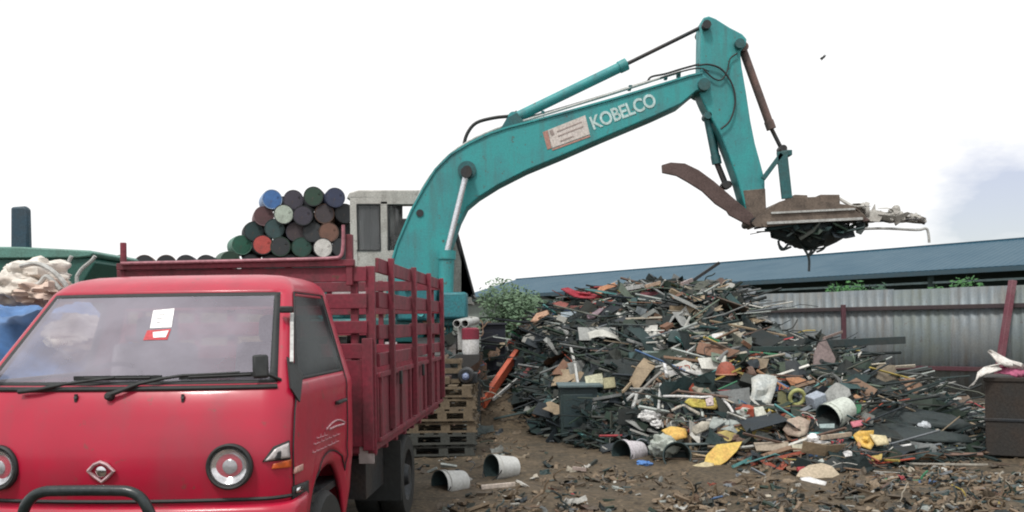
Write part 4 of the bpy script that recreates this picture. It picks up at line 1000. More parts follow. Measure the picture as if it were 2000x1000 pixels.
# ------------------------------------------------------------------ drums
DR = .308; DD = 28.0
def drum_mesh():
    m = MB(); m.lathe([(.0, .012), (DR - .02, .012), (DR - .012, 0), (DR + .004, .0), (DR + .004, .025), (DR, .03), (DR, .27), (DR + .012, .285), (DR, .30), (DR, .56), (DR + .012, .575), (DR, .59), (DR, .84), (DR + .004, .85), (DR + .004, .88), (DR - .02, .87), (0, .87)], (0, 0, 0), (0, 1, 0), 28)
    b = m.build('drum_shell', RUST, origin=(0, 0, 0)); e = MB(); e.lathe([(DR - .025, .004), (.0, .004)], (0, 0, 0), (0, 1, 0), 28); e.lathe([(.03, -.008), (.03, .004), (0, -.008)], (.17, 0, .08), (0, 1, 0), 10); e = e.build('drum_end', RUST, origin=(0, 0, 0)); return b, e
db_, de_ = drum_mesh()
def dmat(c): return mat('drum_%s' % '_'.join('%d' % int(q * 1000) for q in c), c, .5, .05, dirt=tuple(q * .5 + .02 for q in c), amt=.75, scale=4, bump=.1, chips=.7, chipcol=(.11, .07, .055))
for o in (db_, de_):
    for sl_ in o.material_slots: sl_.link = 'OBJECT'
first = True
def drum(px, py, d, body, end, label, group=None, yaw=None):
    global first
    c = P(px, py, d); root = tag(empty('oil_drum', c - Vector((0, 0, DR))), label, 'drum', group)
    root.rotation_euler = (R(random.uniform(-3, 3)), 0, R(random.uniform(4, 20)) if yaw is None else R(14 - yaw * .6))
    for src, mm in ((db_, body), (de_, end)):
        o = src if first else src.copy()
        if not first: COL.objects.link(o)
        o.parent = root; o.location = (0, 0, DR); o.material_slots[0].material = dmat(mm)
    first = False
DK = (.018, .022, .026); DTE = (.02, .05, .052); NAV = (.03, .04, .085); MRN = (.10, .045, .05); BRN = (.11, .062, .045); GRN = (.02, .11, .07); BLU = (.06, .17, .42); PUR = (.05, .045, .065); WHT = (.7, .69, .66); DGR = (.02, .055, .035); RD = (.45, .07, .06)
rowz = [513, 481, 450, 419, 388]
ST = [  # row, px, body, end, label
    (4, 535, (.30, .42, .62), BLU, 'bright blue drum, topmost at the left end of the drum stack', -14), (4, 576, PUR, PUR, 'dusky purple drum in the top row, right of the bright blue drum', None), (4, 615, DK, DGR, 'blackish green drum in the top row, second from the excavator cab', None), (4, 652, NAV, NAV, 'navy blue drum in the top row, touching the excavator cab', None),
    (3, 513, (.22, .14, .15), MRN, 'dull maroon drum below and left of the bright blue drum', -10), (3, 556, DK, (.45, .52, .45), 'drum with a pale greenish white end under the bright blue drum', None), (3, 595, DK, PUR, 'dark drum with a violet tint in the second row, right of the pale ended drum', None), (3, 633, BRN, (.045, .035, .04), 'dark brown drum in the second row under the navy drum', None), (3, 670, DK, DK, 'black drum ending the second row beside the excavator cab', None),
    (2, 492, DK, DTE, 'leftmost drum of the middle row, dark teal', -12), (2, 534, DTE, (.035, .075, .08), 'teal grey drum in the middle row above the red drum', None), (2, 574, PUR, (.05, .035, .04), 'dark plum drum in the middle of the middle row', None), (2, 612, DK, DK, 'black drum in the middle row left of the rust brown one', None), (2, 640, BRN, (.17, .085, .06), 'rust brown drum end in the middle row above the white one', None),
    (1, 470, (.10, .22, .17), GRN, 'green drum at the left foot of the stack', -22), (1, 512, DK, RD, 'red ended drum in the lower row of the stack', None), (1, 549, DGR, DK, 'black ended drum just right of the red one', None), (1, 586, DGR, (.02, .07, .055), 'dark green drum left of the white ended drum', None), (1, 627, DK, WHT, 'drum with a clean white end, lowest row near the excavator cab', None), (1, 667, DK, DK, 'black drum right of the white ended drum', None),
    (0, 446, (.08, .13, .10), DGR, 'mossy green drum at the bottom left corner of the stack', -25)]
for (rw_, px, bc, ec, lab, yw) in ST: drum(px + random.uniform(-5, 5), rowz[rw_] + random.uniform(-4.5, 3.5), DD + random.uniform(-.3, .25), bc, ec, lab, 'drums stacked high beside the excavator', yw)
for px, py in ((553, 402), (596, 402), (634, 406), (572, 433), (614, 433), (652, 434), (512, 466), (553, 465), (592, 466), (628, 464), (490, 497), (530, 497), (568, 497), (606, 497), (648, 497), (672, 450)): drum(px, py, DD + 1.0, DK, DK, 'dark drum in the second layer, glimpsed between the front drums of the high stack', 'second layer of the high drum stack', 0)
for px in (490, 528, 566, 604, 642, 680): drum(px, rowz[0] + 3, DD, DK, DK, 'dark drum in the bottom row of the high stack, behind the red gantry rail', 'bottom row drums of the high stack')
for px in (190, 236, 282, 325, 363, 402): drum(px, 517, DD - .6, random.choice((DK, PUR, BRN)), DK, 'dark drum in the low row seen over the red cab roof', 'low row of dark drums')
# ------------------------------------------------------------------ left edge: green hopper, blue bale, white sacks
DG = 12.0
hop = tag(empty('hopper', P(60, 600, DG + .7).xy.to_3d()), 'dark green steel hopper with a wide pale rim behind the red cab', 'hopper'); HE = Sub(hop)
GRH = mat('hopper_green', (.018, .095, .075), .5, dirt=(.03, .06, .05), amt=.5, scale=2, bump=.05); GRL = mat('hopper_rim_green', (.10, .24, .20), .5, amt=.4)
m = MB(); m.pxprism([(-150, 480), (40, 482), (175, 489), (182, 494), (176, 501), (150, 504), (-150, 506)], DG, 1.5); HE(m, 'rim', GRL, bevel=.02)
m = MB(); m.pxprism([(-150, 505.5), (174, 503), (186, 512), (170, 540), (150, 575), (120, 640), (40, 700), (-150, 700)], DG + .05, 1.4); HE(m, 'hull', GRH, bevel=.02)
m = MB()
for x in (-120, 60): m.pxprism([(x, 690), (x + 18, 690), (x + 18, 893), (x, 893)], DG + .2, .15); m.pxprism([(x, 690), (x + 18, 690), (x + 18, 893), (x, 893)], DG + 1.1, .15)
HE(m, 'leg', DARKM)
m = MB(); m.pxprism([(20, 404), (46, 402), (53, 407), (55, 487), (20, 486)], DG + .2, .12); HE(m, 'control_post', mat('dark_blue_paint', (.018, .055, .085), .5, amt=.4), bevel=.03)
for pts, lab in (([(130, 555), (128, 530), (134, 512), (140, 500)], 'thin pale bent pipe rising in front of the green hopper, left one'), ([(150, 540), (160, 525), (178, 510), (186, 500)], 'thin pale pipe slanting right in front of the green hopper')):
    m = MB(); m.tube(pxtube(pts, 11.5, .02), .025, 7); m.tube([P(*pts[0], 11.5), Vector((P(*pts[0], 11.5).x, 11.5, .0))], .025, 7); thing1(m, 'pipe', PALEG, lab, 'pipe')
def lump(m, c, rx, ry, rz, seed, amp=.25, n=18, k=14, fr=2.2):
    c = Vector(c); vs = []
    for i in range(k + 1):
        th = math.pi * i / k
        for j in range(n):
            ph = 2 * math.pi * j / n; v = Vector((math.sin(th) * math.cos(ph), math.sin(th) * math.sin(ph), math.cos(th)))
            f = 1 + amp * noise.fractal(v * fr + Vector((seed * 7.3, seed * 3.1, 0)), 1, 2, 4)
            vs.append(c + Vector((v.x * rx * f, v.y * ry * f, v.z * rz * f)))
    m.add(vs, [(i * n + j, i * n + (j + 1) % n, (i + 1) * n + (j + 1) % n, (i + 1) * n + j) for i in range(k) for j in range(n)])
TARP = mat('blue_tarp', (.06, .15, .34), .5, dirt=(.12, .22, .40), amt=.6, scale=2, bump=.2, bscale=9)
m = MB()
lump(m, (-3.95, 7.3, .82), 1.0, 1.15, 1.02, 3, .17, 60, 40, 2.6)
for i, v in enumerate(m.v):
    v.z = max(v.z, 0)
thing1(m, 'tarp_bale', TARP, 'big bale under a blue tarpaulin at the left edge, seen past the red cab', 'bale', smooth=60)
SACK = mat('white_sack', (.66, .63, .58), .8, dirt=(.42, .33, .26), amt=.7, scale=4, bump=.5, bscale=12)
SACK2 = mat('pinkish_sack', (.60, .47, .40), .8, dirt=(.40, .30, .25), amt=.6, scale=4, bump=.5, bscale=12)
for (px, py, d, rx, rz, mm, lab, sd) in ((72, 540, 6.7, .22, .13, SACK, 'white crumpled sack on top of the blue bale, nearest the green hopper', 1), (95, 572, 6.5, .20, .10, SACK2, 'pinkish torn sack lying below the white one on the blue bale', 2), (35, 562, 6.6, .2, .13, SACK, 'white sack at the left picture edge on the blue bale', 4), (150, 655, 6.75, .2, .16, SACK, 'tan sack on the right shoulder of the blue bale, seen through the cab window', 5)):
    m = MB(); lump(m, P(px, py, d), rx, .25, rz, sd, .38, 44, 30, 2.0); thing1(m, 'sack', mm, lab, 'sack', smooth=60, group='sacks on the blue bale')
for pts, lab in (([(40, 520), (70, 515), (100, 528), (125, 552), (132, 568)], 'pale curved hoop arching over the white sack'), ([(48, 560), (75, 555), (90, 540), (105, 552), (118, 566)], 'pale bent wire draped across the sacks at the left edge')):
    m = MB(); m.tube(pxtube(pts, 6.35, .02), .018, 7); thing1(m, 'wire_hoop', PALEG, lab, 'hoop')
m = MB(); vs = []; random.seed(9)
for i in range(15):
    for j in range(7):
        l = .40 + .20 * j / 6; x = -.66 + .46 * i / 14; q = Vector((x, l, 1.305 + .035 * noise.noise(Vector((x * 7, l * 9, 1))) + .02 * math.sin(x * 30))); vs.append(TM @ q)
m.add(vs, [(i * 7 + j, (i + 1) * 7 + j, (i + 1) * 7 + j + 1, i * 7 + j + 1) for i in range(14) for j in range(6)])
thing1(m, 'dash_cloth', SACK, 'pale crumpled cloth lying on the dashboard inside the red cab', 'cloth', solid=.008, fix=False, smooth=60)  # made-up pale sheet standing for reflections low in the windscreen
random.seed(21)
# ------------------------------------------------------------------ pallets
PD = 10.7; xr = P(930, 800, PD).x; PW = 1.15
def pallet():
    root = empty('pallet', (0, 0, 0)); hh = .142
    m = MB()
    for k in range(7): m.box((-PW / 2 + .07 + k * (PW - .14) / 6, 0, hh - .011), (.11, 1.0, .022))
    m.build('deck', WOOD, root, origin=(0, 0, 0), smooth=0)
    for y in (-.46, 0, .46):
        m = MB(); m.box((0, y, hh - .034), (PW, .09, .022)); m.box((0, y, .011), (PW, .09, .022))
        for x in (-PW / 2 + .07, -PW / 6, PW / 6, PW / 2 - .07): m.box((x, y, .06), (.11, .088, .0765))
        m.build('runner', WOOD, root, origin=(0, 0, 0), smooth=0)
    for o in root.children:
        for s_ in o.material_slots: s_.link = 'OBJECT'
    return root
pz = gz(xr - .5, PD + .5) + .01; p0_ = pallet(); ords = ['topmost', 'second', 'third', 'fourth', 'fifth', 'lowest']
for k in range(6):
    o = p0_ if k == 0 else copy_tree(p0_)
    o.location = (xr - PW / 2 + random.uniform(-.035, .02), PD + .5 + random.uniform(-.03, .03), pz + k * .1425); o.rotation_euler.z = R(random.uniform(-2.5, 2.5))
    dark = k < 2
    tag(o, ('%s pallet of the stack beside the lorry, ' % (ords[5 - k] if k in (0, 5) else ords[5 - k] + ' from the top')) + ('damp and dark' if dark else 'pale brown wood'), 'pallet', 'pallets stacked beside the lorry')
    for ch in o.children:
        for s_ in ch.material_slots: s_.link = 'OBJECT'; s_.material = WOODD if dark else WOOD
PTOP = pz + 6 * .1425
# things lying on the pallets
def frm_box(c, sx, sy, sz, t=.03):
    m = MB()
    for x in (-1, 1):
        for y in (-1, 1): m.box(Vector(c) + Vector((x * (sx / 2 - t / 2), y * (sy / 2 - t / 2), 0)), (t, t, sz))
    for z in (-1, 0, 1):
        for y in (-1, 1): m.box(Vector(c) + Vector((0, y * (sy / 2 + .008), z * (sz / 2 - .03))), (sx, .016, .05))
        for x in (-1, 1): m.box(Vector(c) + Vector((x * (sx / 2 + .008), 0, z * (sz / 2 - .03))), (.016, sy, .05))
    return m
c = P(872, 705, PD + .35); m = frm_box((c.x, c.y, PTOP + .16), .36, .3, .30); thing1(m, 'wooden_crate', WOOD, 'open slatted wooden crate on the pallet stack beside the lorry', 'crate', smooth=0)
m = MB(); c = P(910, 722, PD + .2); ct = tag(empty('engine_part', (c.x, c.y, PTOP)), 'black cast engine part with a pale blue hub on the pallet stack', 'engine part'); CE = Sub(ct)
m.lathe([(0, -.08), (.09, -.08), (.10, -.02), (.10, .16), (0, .16)], (c.x, c.y, PTOP + .105), (0, 1, 0), 20); m.box((c.x - .02, c.y + .12, PTOP + .07), (.32, .2, .13)); CE(m, 'casing', DARKM, bevel=.01)
m = MB(); m.lathe([(.045, -.02), (.045, -.005), (.02, -.03), (0, -.03)], (c.x, c.y - .085, PTOP + .105), (0, 1, 0), 16); CE(m, 'hub', mat('pale_blue', (.26, .32, .48), .5, amt=.3))
for k, (px, lab, mm) in enumerate(((850, 'tan timber offcut lying flat on the left of the pallet stack', WOOD), (893, 'brown timber block behind the black engine part', RUST))):
    m = MB(); c = P(px, 720, PD + .15 + .35 * k); m.box((c.x, c.y, PTOP + .05), (.34, .12, .09), rotm(0, 0, .2)); thing1(m, 'timber', mm, lab, 'timber', bevel=.004)
# ------------------------------------------------------------------ things behind the pallets
c = P(919, 660, 13.0); gz_ = P(919, 692, 13).z
bt = tag(empty('plastic_barrel', (c.x, c.y, gz_)), 'small barrel with a dark red top and dirty white body behind the pallets', 'barrel'); BE = Sub(bt)
zt_ = P(919, 640, 13).z; m = MB(); m.lathe([(0, 0), (.11, 0), (.125, .04), (.125, zt_ - .17 - gz_), (0, zt_ - .17 - gz_)], (c.x, c.y, gz_), (0, 0, 1), 22); BE(m, 'body', WHITEP)
m = MB(); m.lathe([(.13, zt_ - .17 - gz_), (.13, zt_ - gz_ - .02), (.10, zt_ - gz_), (0, zt_ - gz_)], (c.x, c.y, gz_), (0, 0, 1), 22); BE(m, 'lid', mat('dark_red', (.19, .015, .035), .5, amt=.3))
c = P(963, 665, 17.7); g0 = gz(c.x, c.y); zt2 = P(963, 634, 17.7).z; m = MB(); w2 = .46
m.prism([Vector((c.x - w2 / 2, c.y, g0)), Vector((c.x + w2 / 2, c.y, g0)), Vector((c.x + w2 / 2 + .02, c.y, zt2)), Vector((c.x - w2 / 2 - .02, c.y, zt2))], (0, .4, 0)); m.box((c.x, c.y + .2, zt2 + .01), (w2 + .1, .5, .05)); thing1(m, 'tall_bin', mat('navy_plastic', (.016, .02, .035), .5, amt=.3), 'tall navy bin between the barrel and the bush', 'bin', bevel=.01)
for px, lab in ((892, 'pale pipe with an open end poking out beside the excavator, left of two'), (908, 'pale pipe with an open end poking out beside the excavator, right of two')):
    m = MB(); c = P(px, 632, 13.2); m.lathe([(.05, 0), (.06, 0), (.06, .9), (.05, .9), (.05, .02)], c, (.15, 1, .05), 16); m.box(Vector((c.x + .05, c.y + .4, c.z - .55)), (.12, .12, 1.0)); thing1(m, 'pipe', PALEG, lab, 'pipe')
random.seed(5)
m = MB(); cnt = 0
while cnt < 420:
    px = random.uniform(845, 990); d = random.uniform(12.1, 15.5) if px < 928 else random.uniform(17.4, 18.6); x = P(px, 600, d).x; z = random.uniform(.1, 1) ** 1.5 * 1.25
    if d < 12.9 and z > 1.0: continue
    cnt += 1
    scrap_piece(m, Vector((x, d, gz(x, d) + z)), Vector((0, -.5, .8)), random.choice(KIN), scol(4, 1.6, .7, 2.6, .3), .8)
m.col = (.03, .03, .03); cb_ = P(919, 692, 13.0); m.box((cb_.x - .04, cb_.y + .1, (cb_.z + gz(cb_.x, cb_.y)) / 2), (.34, .5, cb_.z - gz(cb_.x, cb_.y)))
for k in range(24):
    px = random.uniform(850, 985); d = random.uniform(13.2, 15.5) if px < 925 else random.uniform(17.8, 19); x = P(px, 600, d).x; m.col = random.choice(SC + SB); h = random.uniform(.3, .85); m.box((x, d, gz(x, d) + h / 2), (random.uniform(.2, .5), .4, h), rotm(0, 0, random.random()))
tag(m.build('low_scrap', SCRAP, origin=(0, 0, 0), smooth=0, fix=False), 'low brown litter of broken metal and wood behind the pallets', 'scrap', kind='stuff')
# ------------------------------------------------------------------ steel cabinet with rag at right
c0 = P(1925, 890, 10.3); zt3 = P(1960, 737, 10.3).z; BR = R(-29); BRM = rotm(0, 0, BR)
bxo = Vector((c0.x, 10.3, 0)); bxw = lambda x, y, z: bxo + BRM @ Vector((x, y, z))
bx = tag(empty('steel_box', bxw(.45, .4, 0)), 'dark rusty steel box standing at the right edge, rags thrown on top', 'steel box'); XE = Sub(bx)
DR2 = mat('dark_rusty_box', (.026, .024, .022), .8, dirt=(.05, .036, .028), amt=.8, scale=3, bump=.4)
m = MB(); m.box(bxw(.45, .40, zt3 / 2), (.9, .8, zt3 - .03), BRM); XE(m, 'body', DR2, bevel=.01)
m = MB(); m.box(bxw(.45, .40, zt3 * .47), (.925, .825, .035), BRM); XE(m, 'seam', DARKM, smooth=0, bevel=.006)
m = MB(); m.box(bxw(.45, .40, zt3 - .02), (.93, .83, .045), BRM); XE(m, 'lid', DR2, smooth=0, bevel=.006)
def cloth(pxpts, d, m_, name, label, th=.01, amp=.03, seed=1):
    """a crumpled strip of cloth through photo points (x, y, half height px)"""
    m = MB(); vs = []; n = len(pxpts)
    for i, (x, y, h) in enumerate(pxpts):
        for j in range(6):
            t = j / 5; p = P(x, y - h + 2 * h * t, d); q = noise.noise_vector(p * 5 + Vector((seed * 5, 0, 0))) * amp
            vs.append(p + q + Vector((0, .12 * math.sin(t * 3.1 + i) * .5 + .02 * (i % 2), 0)))
    m.add(vs, [(i * 6 + j, (i + 1) * 6 + j, (i + 1) * 6 + j + 1, i * 6 + j + 1) for i in range(n - 1) for j in range(5)])
    return thing1(m, name, m_, label, 'rag', solid=th, fix=False, smooth=60)
RAGW = mat('white_rag', (.62, .60, .57), .9, dirt=(.38, .33, .30), amt=.6, scale=8, bump=.4)
cloth([(1934, 690, 5), (1946, 697, 12), (1958, 704, 11), (1972, 710, 8), (1988, 714, 7), (2004, 720, 7)], 10.28, RAGW, 'rag', 'white rag bunched on top of the dark steel box', seed=1)
cloth([(1957, 716, 5), (1940, 718, 5), (1925, 722, 6), (1912, 732, 7), (1904, 745, 8), (1900, 756, 4)], 10.22, RAGW, 'rag', 'white rag trailing over the left corner of the steel box', seed=3)
cloth([(1950, 724, 5), (1966, 722, 9), (1980, 724, 10), (1994, 727, 7), (2010, 730, 6)], 10.26, mat('pink_rag', (.42, .11, .20), .9, amt=.4), 'rag', 'magenta pink rag on the steel box below the white one', seed=5)
# ------------------------------------------------------------------ buckets
def bucket_thing(px, py, dpx, axis, body, label, handle=True, lean=.0, aspect=1.05, d=None, tint=(.02, .04, .042)):
    """open pail lying on its side; axis points out of the mouth (world x, y, z)"""
    if d is None: q, _ = hit(px, py); d = q.y
    r = dpx / 2 * d / F; c = P(px, py, d - r * .6); ax = Vector(axis).normalized(); L_ = 2 * r * aspect
    root = tag(empty('bucket', c - Vector((0, 0, r))), label, 'bucket', 'open buckets among the scrap'); BE = Sub(root); o = c - ax * L_ / 2
    m = MB(); m.lathe([(0, .01), (r * .80, .0), (r * .84, .02), (r * .97, L_ * .78), (r * 1.05, L_ * .79), (r * 1.05, L_ * .82), (r * .98, L_ * .83), (r, L_ * .96), (r * 1.06, L_ * .97), (r * 1.06, L_)], o, ax, 32); bd_ = BE(m, 'shell', body)
    m = MB(); m.lathe([(r * 1.06, L_ * 1.0), (r * .97, L_ * .995), (r * .93, L_ * .8), (r * .79, .03), (0, .025)], o, ax, 32); BE(m, 'inside', mat('bucket_inside_%d' % int(tint[1] * 1000), tint, .7, amt=.4))  # near-black lining puts the shade of the mouth into the colour
    if handle:
        x = ax.cross(Vector((0, 0, 1))).normalized(); z = x.cross(ax).normalized(); m = MB(); hp_ = o + ax * L_ * .9
        m.tube([hp_ + x * r * 1.08 * math.cos(a) + (ax * .5 - z * .85) * r * 1.08 * math.sin(a) for a in [math.pi * i / 14 for i in range(15)]], .006, 6); BE(m, 'handle', DARKM)
LA = (-.80, -.58, .08)
WB1 = mat('grey_white_pail', (.50, .51, .50), .45, dirt=(.30, .30, .27), amt=.6, scale=7, fine=.12)
bucket_thing(982, 914, 52, LA, WB1, 'grey white pail lying open on the mud, right of the lorry', d=9.6)
bucket_thing(882, 944, 54, (-.76, -.64, .02), WB1, 'grey white pail lying at the lorry rear wheel, nearest the camera', d=8.9)
bucket_thing(1232, 884, 50, (-.78, -.6, .05), mat('lilac_white_pail', (.55, .52, .55), .45, dirt=(.3, .3, .3), amt=.5, scale=6), 'pinkish white pail lying open at the foot of the heap, beside a blue scrap', d=10.6)
bucket_thing(1322, 894, 52, (-.15, -.93, .28), mat('teal_grey_pail', (.10, .16, .15), .5, amt=.5), 'dark teal pail with its black mouth facing the camera, right of the clear sack', d=10.3, handle=False)
bucket_thing(1636, 806, 54, (-.80, -.45, -.30), mat('pale_green_pail', (.50, .54, .49), .5, dirt=(.36, .38, .33), amt=.5, scale=6), 'pale greenish pail tipped mouth down on the right slope of the heap')
# ------------------------------------------------------------------ named pieces on the heap
def depth(px, py): return hit(px, py)[0].y
def barpx(a, b, wpx, m_, name, label, cat, off=.12, tube=False, group=None, hpx=None, d0=None, d1=None):
    da = d0 or depth(*a) - off; db2 = d1 or depth(*b) - off; A, B = P(*a, da), P(*b, db2); wd = wpx * (da + db2) / 2 / F; m = MB()
    if tube: m.tube([A, A.lerp(B, .5) + Vector((0, 0, .01)), B], wd / 2, 9)
    else: m.bar(A, B, wd * .6, (hpx or wpx) * da / F, up=(0, 0, 1))
    return thing1(m, name, m_, label, cat, group=group, bevel=0 if tube else .004)
def platepx(poly, m_, name, label, cat, off=.12, tilt=.8, th=.02, group=None, crumple=0, hole=None, d=None):
    cx = sum(p[0] for p in poly) / len(poly); cy = sum(p[1] for p in poly) / len(poly); d0 = d or depth(cx, cy) - off
    D = lambda x, y: d0 + tilt * (cy - y) / F * d0
    m = MB()
    if crumple:
        # fan with inner ring so the sheet can buckle
        n = len(poly); rings = [1, .66, .33]; vs = []; per = []
        for i in range(n):
            a, b = poly[i], poly[(i + 1) % n]
            for t in (0, .5): per.append((a[0] + (b[0] - a[0]) * t, a[1] + (b[1] - a[1]) * t))
        k = len(per)
        for r_ in rings:
            for (x, y) in per:
                X, Y = cx + (x - cx) * r_, cy + (y - cy) * r_; p = P(X, Y, D(X, Y)); q = noise.noise_vector(p * 6 + Vector((cx, 0, 0))) * crumple; vs.append(p + Vector((q.x * .4, q.y * 1.6, q.z * .4)))
        vs.append(P(cx, cy, D(cx, cy)) + Vector((0, -crumple * .5, 0)))
        fs = [(r_ * k + i, r_ * k + (i + 1) % k, (r_ + 1) * k + (i + 1) % k, (r_ + 1) * k + i) for r_ in range(2) for i in range(k)] + [(2 * k + i, 2 * k + (i + 1) % k, 3 * k) for i in range(k)]
        m.add(vs, fs); o = thing1(m, name, m_, label, cat, group=group, solid=th, fix=False, smooth=25)
    else:
        pts = [P(x, y, D(x, y)) for x, y in poly]; nn = (pts[1] - pts[0]).cross(pts[2] - pts[0]).normalized(); nn = nn if nn.y > 0 else -nn
        m.prism(pts, nn * th)
        if hole:
            hx, hy, hr = hole; c = P(hx, hy, D(hx, hy)); m.mi = 1; m.lathe([(hr * d0 / F, -.012), (hr * d0 / F * .7, -.012), (0, -.010)], c, -nn * -1, 14) if False else m.lathe([(hr * d0 / F, .004), (0, .004)], c, -nn, 14)
            o = thing1(m, name, [m_, BLACK], label, cat, group=group)
        else: o = thing1(m, name, m_, label, cat, group=group, bevel=.003)
    return o
def tubepx(pts, rpx, m_, name, label, cat, off=.14, group=None, n=7):
    ds = [depth(*p) - off for p in pts]; m = MB(); d = sum(ds) / len(ds); m.tube(pxtube(pts, ds, .02), rpx * d / F, n); return thing1(m, name, m_, label, cat, group=group)
def M(name, c, **k):
    kk = dict(rough=.6, amt=.5, scale=6, bump=.2); kk.update(k); return mat(name, c, **kk)
ORNG = M('orange_red_paint', (.52, .10, .045), dirt=(.30, .07, .04)); DRED = M('dusty_red', (.30, .10, .10)); REDS = M('crumpled_red', (.42, .035, .06)); SALM = M('salmon_paint', (.55, .18, .15)); ORNP = M('peach_orange', (.60, .28, .15))
barpx((942, 788), (1010, 690), 17, ORNG, 'steel_beam', 'bright orange red beam leaning at the left foot of the heap', 'beam', hpx=20, off=.35)
barpx((1010, 745), (1062, 692), 8, DRED, 'steel_beam', 'thin dusty red beam right beside the bright orange red one', 'beam', off=.25)
barpx((963, 780), (1015, 737), 6, PALEG, 'steel_strip', 'pale pinkish strip lying along the lower edge of the orange red beam', 'metal strip', off=.3)
platepx([(1094, 566), (1108, 562), (1130, 570), (1160, 570), (1185, 574), (1186, 582), (1150, 584), (1120, 580)], REDS, 'metal_sheet', 'crumpled crimson sheet on the left crest of the heap', 'metal sheet', crumple=.08, tilt=.5, d=15.4)
platepx([(1160, 572), (1172, 560), (1200, 552), (1206, 558), (1182, 566), (1172, 577)], ORNP, 'metal_strip', 'peach orange strip angled up from the crimson sheet', 'metal strip', tilt=.3, d=15.3)
barpx((1176, 564), (1206, 549), 3, PALEG, 'rod', 'thin pale rod pointing up behind the peach orange strip', 'rod', d0=15.4, d1=15.5)
platepx([(1078, 592), (1095, 588), (1122, 596), (1128, 603), (1100, 602)], SALM, 'flat_scrap', 'salmon pink panel below the crimson sheet', 'metal panel', tilt=.5)
barpx((1115, 600), (1190, 603), 6, DRED, 'steel_bar', 'dusty red bar lying flat to the right of the salmon pink panel', 'bar')
platepx([(1036, 628), (1048, 612), (1070, 607), (1074, 614), (1056, 622), (1044, 630)], M('peach_panel', (.50, .30, .20)), 'flat_scrap', 'peach coloured curled panel at the upper left of the heap, before the bush', 'metal panel', tilt=.5, crumple=.04)
platepx([(1250, 572), (1290, 568), (1296, 576), (1290, 584), (1252, 584)], M('dark_red_panel', (.13, .022, .035)), 'flat_scrap', 'dark red panel under the crest right of the peach orange strip', 'metal panel', tilt=.5)
barpx((1222, 564), (1272, 556), 8, PALEG, 'plank', 'pale plank on the very crest of the heap', 'plank', d0=14.9, d1=15.0)
barpx((1260, 560), (1290, 552), 7, M('tan_wood', (.42, .30, .22)), 'plank', 'short tan plank at the right end of the pale crest plank', 'plank', d0=14.7, d1=14.8)
barpx((1346, 553), (1405, 513), 6, DARKM, 'steel_bar', 'dark bar sticking up highest from the heap crest', 'bar', d0=14.9, d1=15.0)
barpx((1330, 556), (1352, 547), 8, M('pinkish_bar', (.36, .29, .28)), 'steel_bar', 'pinkish grey bar at the base of the highest dark bar', 'bar', d0=14.7, d1=14.9)
platepx([(1095, 610), (1130, 607), (1132, 617), (1096, 620)], M('pale_blue_sheet', (.30, .37, .42)), 'metal_sheet', 'pale blue grey sheet lying below the salmon panel', 'metal sheet', tilt=.6)
platepx([(1145, 618), (1172, 603), (1180, 606), (1160, 622), (1148, 625)], M('mauve_sheet', (.26, .19, .22)), 'metal_sheet', 'mauve curled sheet right of the pale blue one', 'metal sheet', tilt=.6, crumple=.04)
barpx((1070, 632), (1108, 650), 6, PALEG, 'angle_iron', 'pale angle iron slanting down at the left shoulder of the heap', 'angle iron'); barpx((1110, 648), (1106, 668), 6, PALEG, 'angle_iron', 'short upright pale angle iron at the lower end of the slanting one', 'angle iron')
barpx((1013, 672), (1055, 690), 5, M('blue_grey_bar', (.22, .28, .30)), 'steel_bar', 'blue grey bar slanting down above the orange red beam', 'bar')
barpx((1114, 678), (1121, 705), 8, PALEG, 'white_post', 'upper piece of the white post standing over the dark cabinet', 'post', off=.3); barpx((1122, 708), (1129, 752), 8, PALEG, 'white_post', 'white post standing upright behind the dark green cabinet', 'post', off=.4)
# dark green cabinet
dcab = 12.15; zt4 = P(1130, 754, dcab).z; ca = P(1095, 800, dcab); cb = P(1168, 800, dcab)
ct = tag(empty('steel_cabinet', ((ca.x + cb.x) / 2, dcab + .3, 0)), 'dark blue green steel cabinet with a pale top edge at the front of the heap', 'cabinet'); CE = Sub(ct); DGC = mat('dark_cabinet', (.022, .042, .048), .5, dirt=(.03, .05, .04), amt=.6)
m = MB(); m.box(((ca.x + cb.x) / 2, dcab + .3, zt4 / 2 + .03), (cb.x - ca.x, .6, zt4 - .06)); CE(m, 'body', DGC, bevel=.01)
m = MB(); m.box(((ca.x + cb.x) / 2 + .02, dcab + .28, zt4), (cb.x - ca.x + .1, .68, .035)); CE(m, 'top', M('cabinet_rim', (.10, .15, .16)), bevel=.006)
m = MB(); m.box(((ca.x + cb.x) / 2 - .02, dcab - .012, zt4 * .55), ((cb.x - ca.x) * .8, .02, zt4 * .6)); CE(m, 'door', DGC, bevel=.006)
platepx([(1142, 735), (1176, 728), (1180, 752), (1146, 757)], M('cream_tin', (.50, .50, .36)), 'tin_box', 'cream tin lid lying above the dark green cabinet', 'tin', off=.3, tilt=.6); platepx([(1178, 738), (1200, 736), (1203, 756), (1180, 759)], M('olive_tin', (.36, .34, .20)), 'tin_box', 'olive yellow tin beside the cream tin lid', 'tin', off=.3, tilt=.5, th=.06)
barpx((1155, 774), (1212, 778), 5, M('tan_stick', (.33, .32, .22)), 'stick', 'tan stick lying level right of the dark green cabinet', 'stick', off=.3)
tubepx([(1217, 788), (1235, 772), (1243, 768), (1241, 782), (1236, 796)], 3.5, PALEG, 'bent_pipe', 'white pipe bent into a hook above the white plastic lump', 'pipe', off=.3)
barpx((1246, 770), (1292, 726), 6, M('grey_pole', (.26, .25, .23)), 'pole', 'grey pole slanting up right from the hooked white pipe', 'pole', tube=True, off=.3)
barpx((1290, 750), (1286, 800), 5, PALEG, 'white_pole', 'thin white pole standing upright in the middle of the heap', 'pole', tube=True, off=.4)
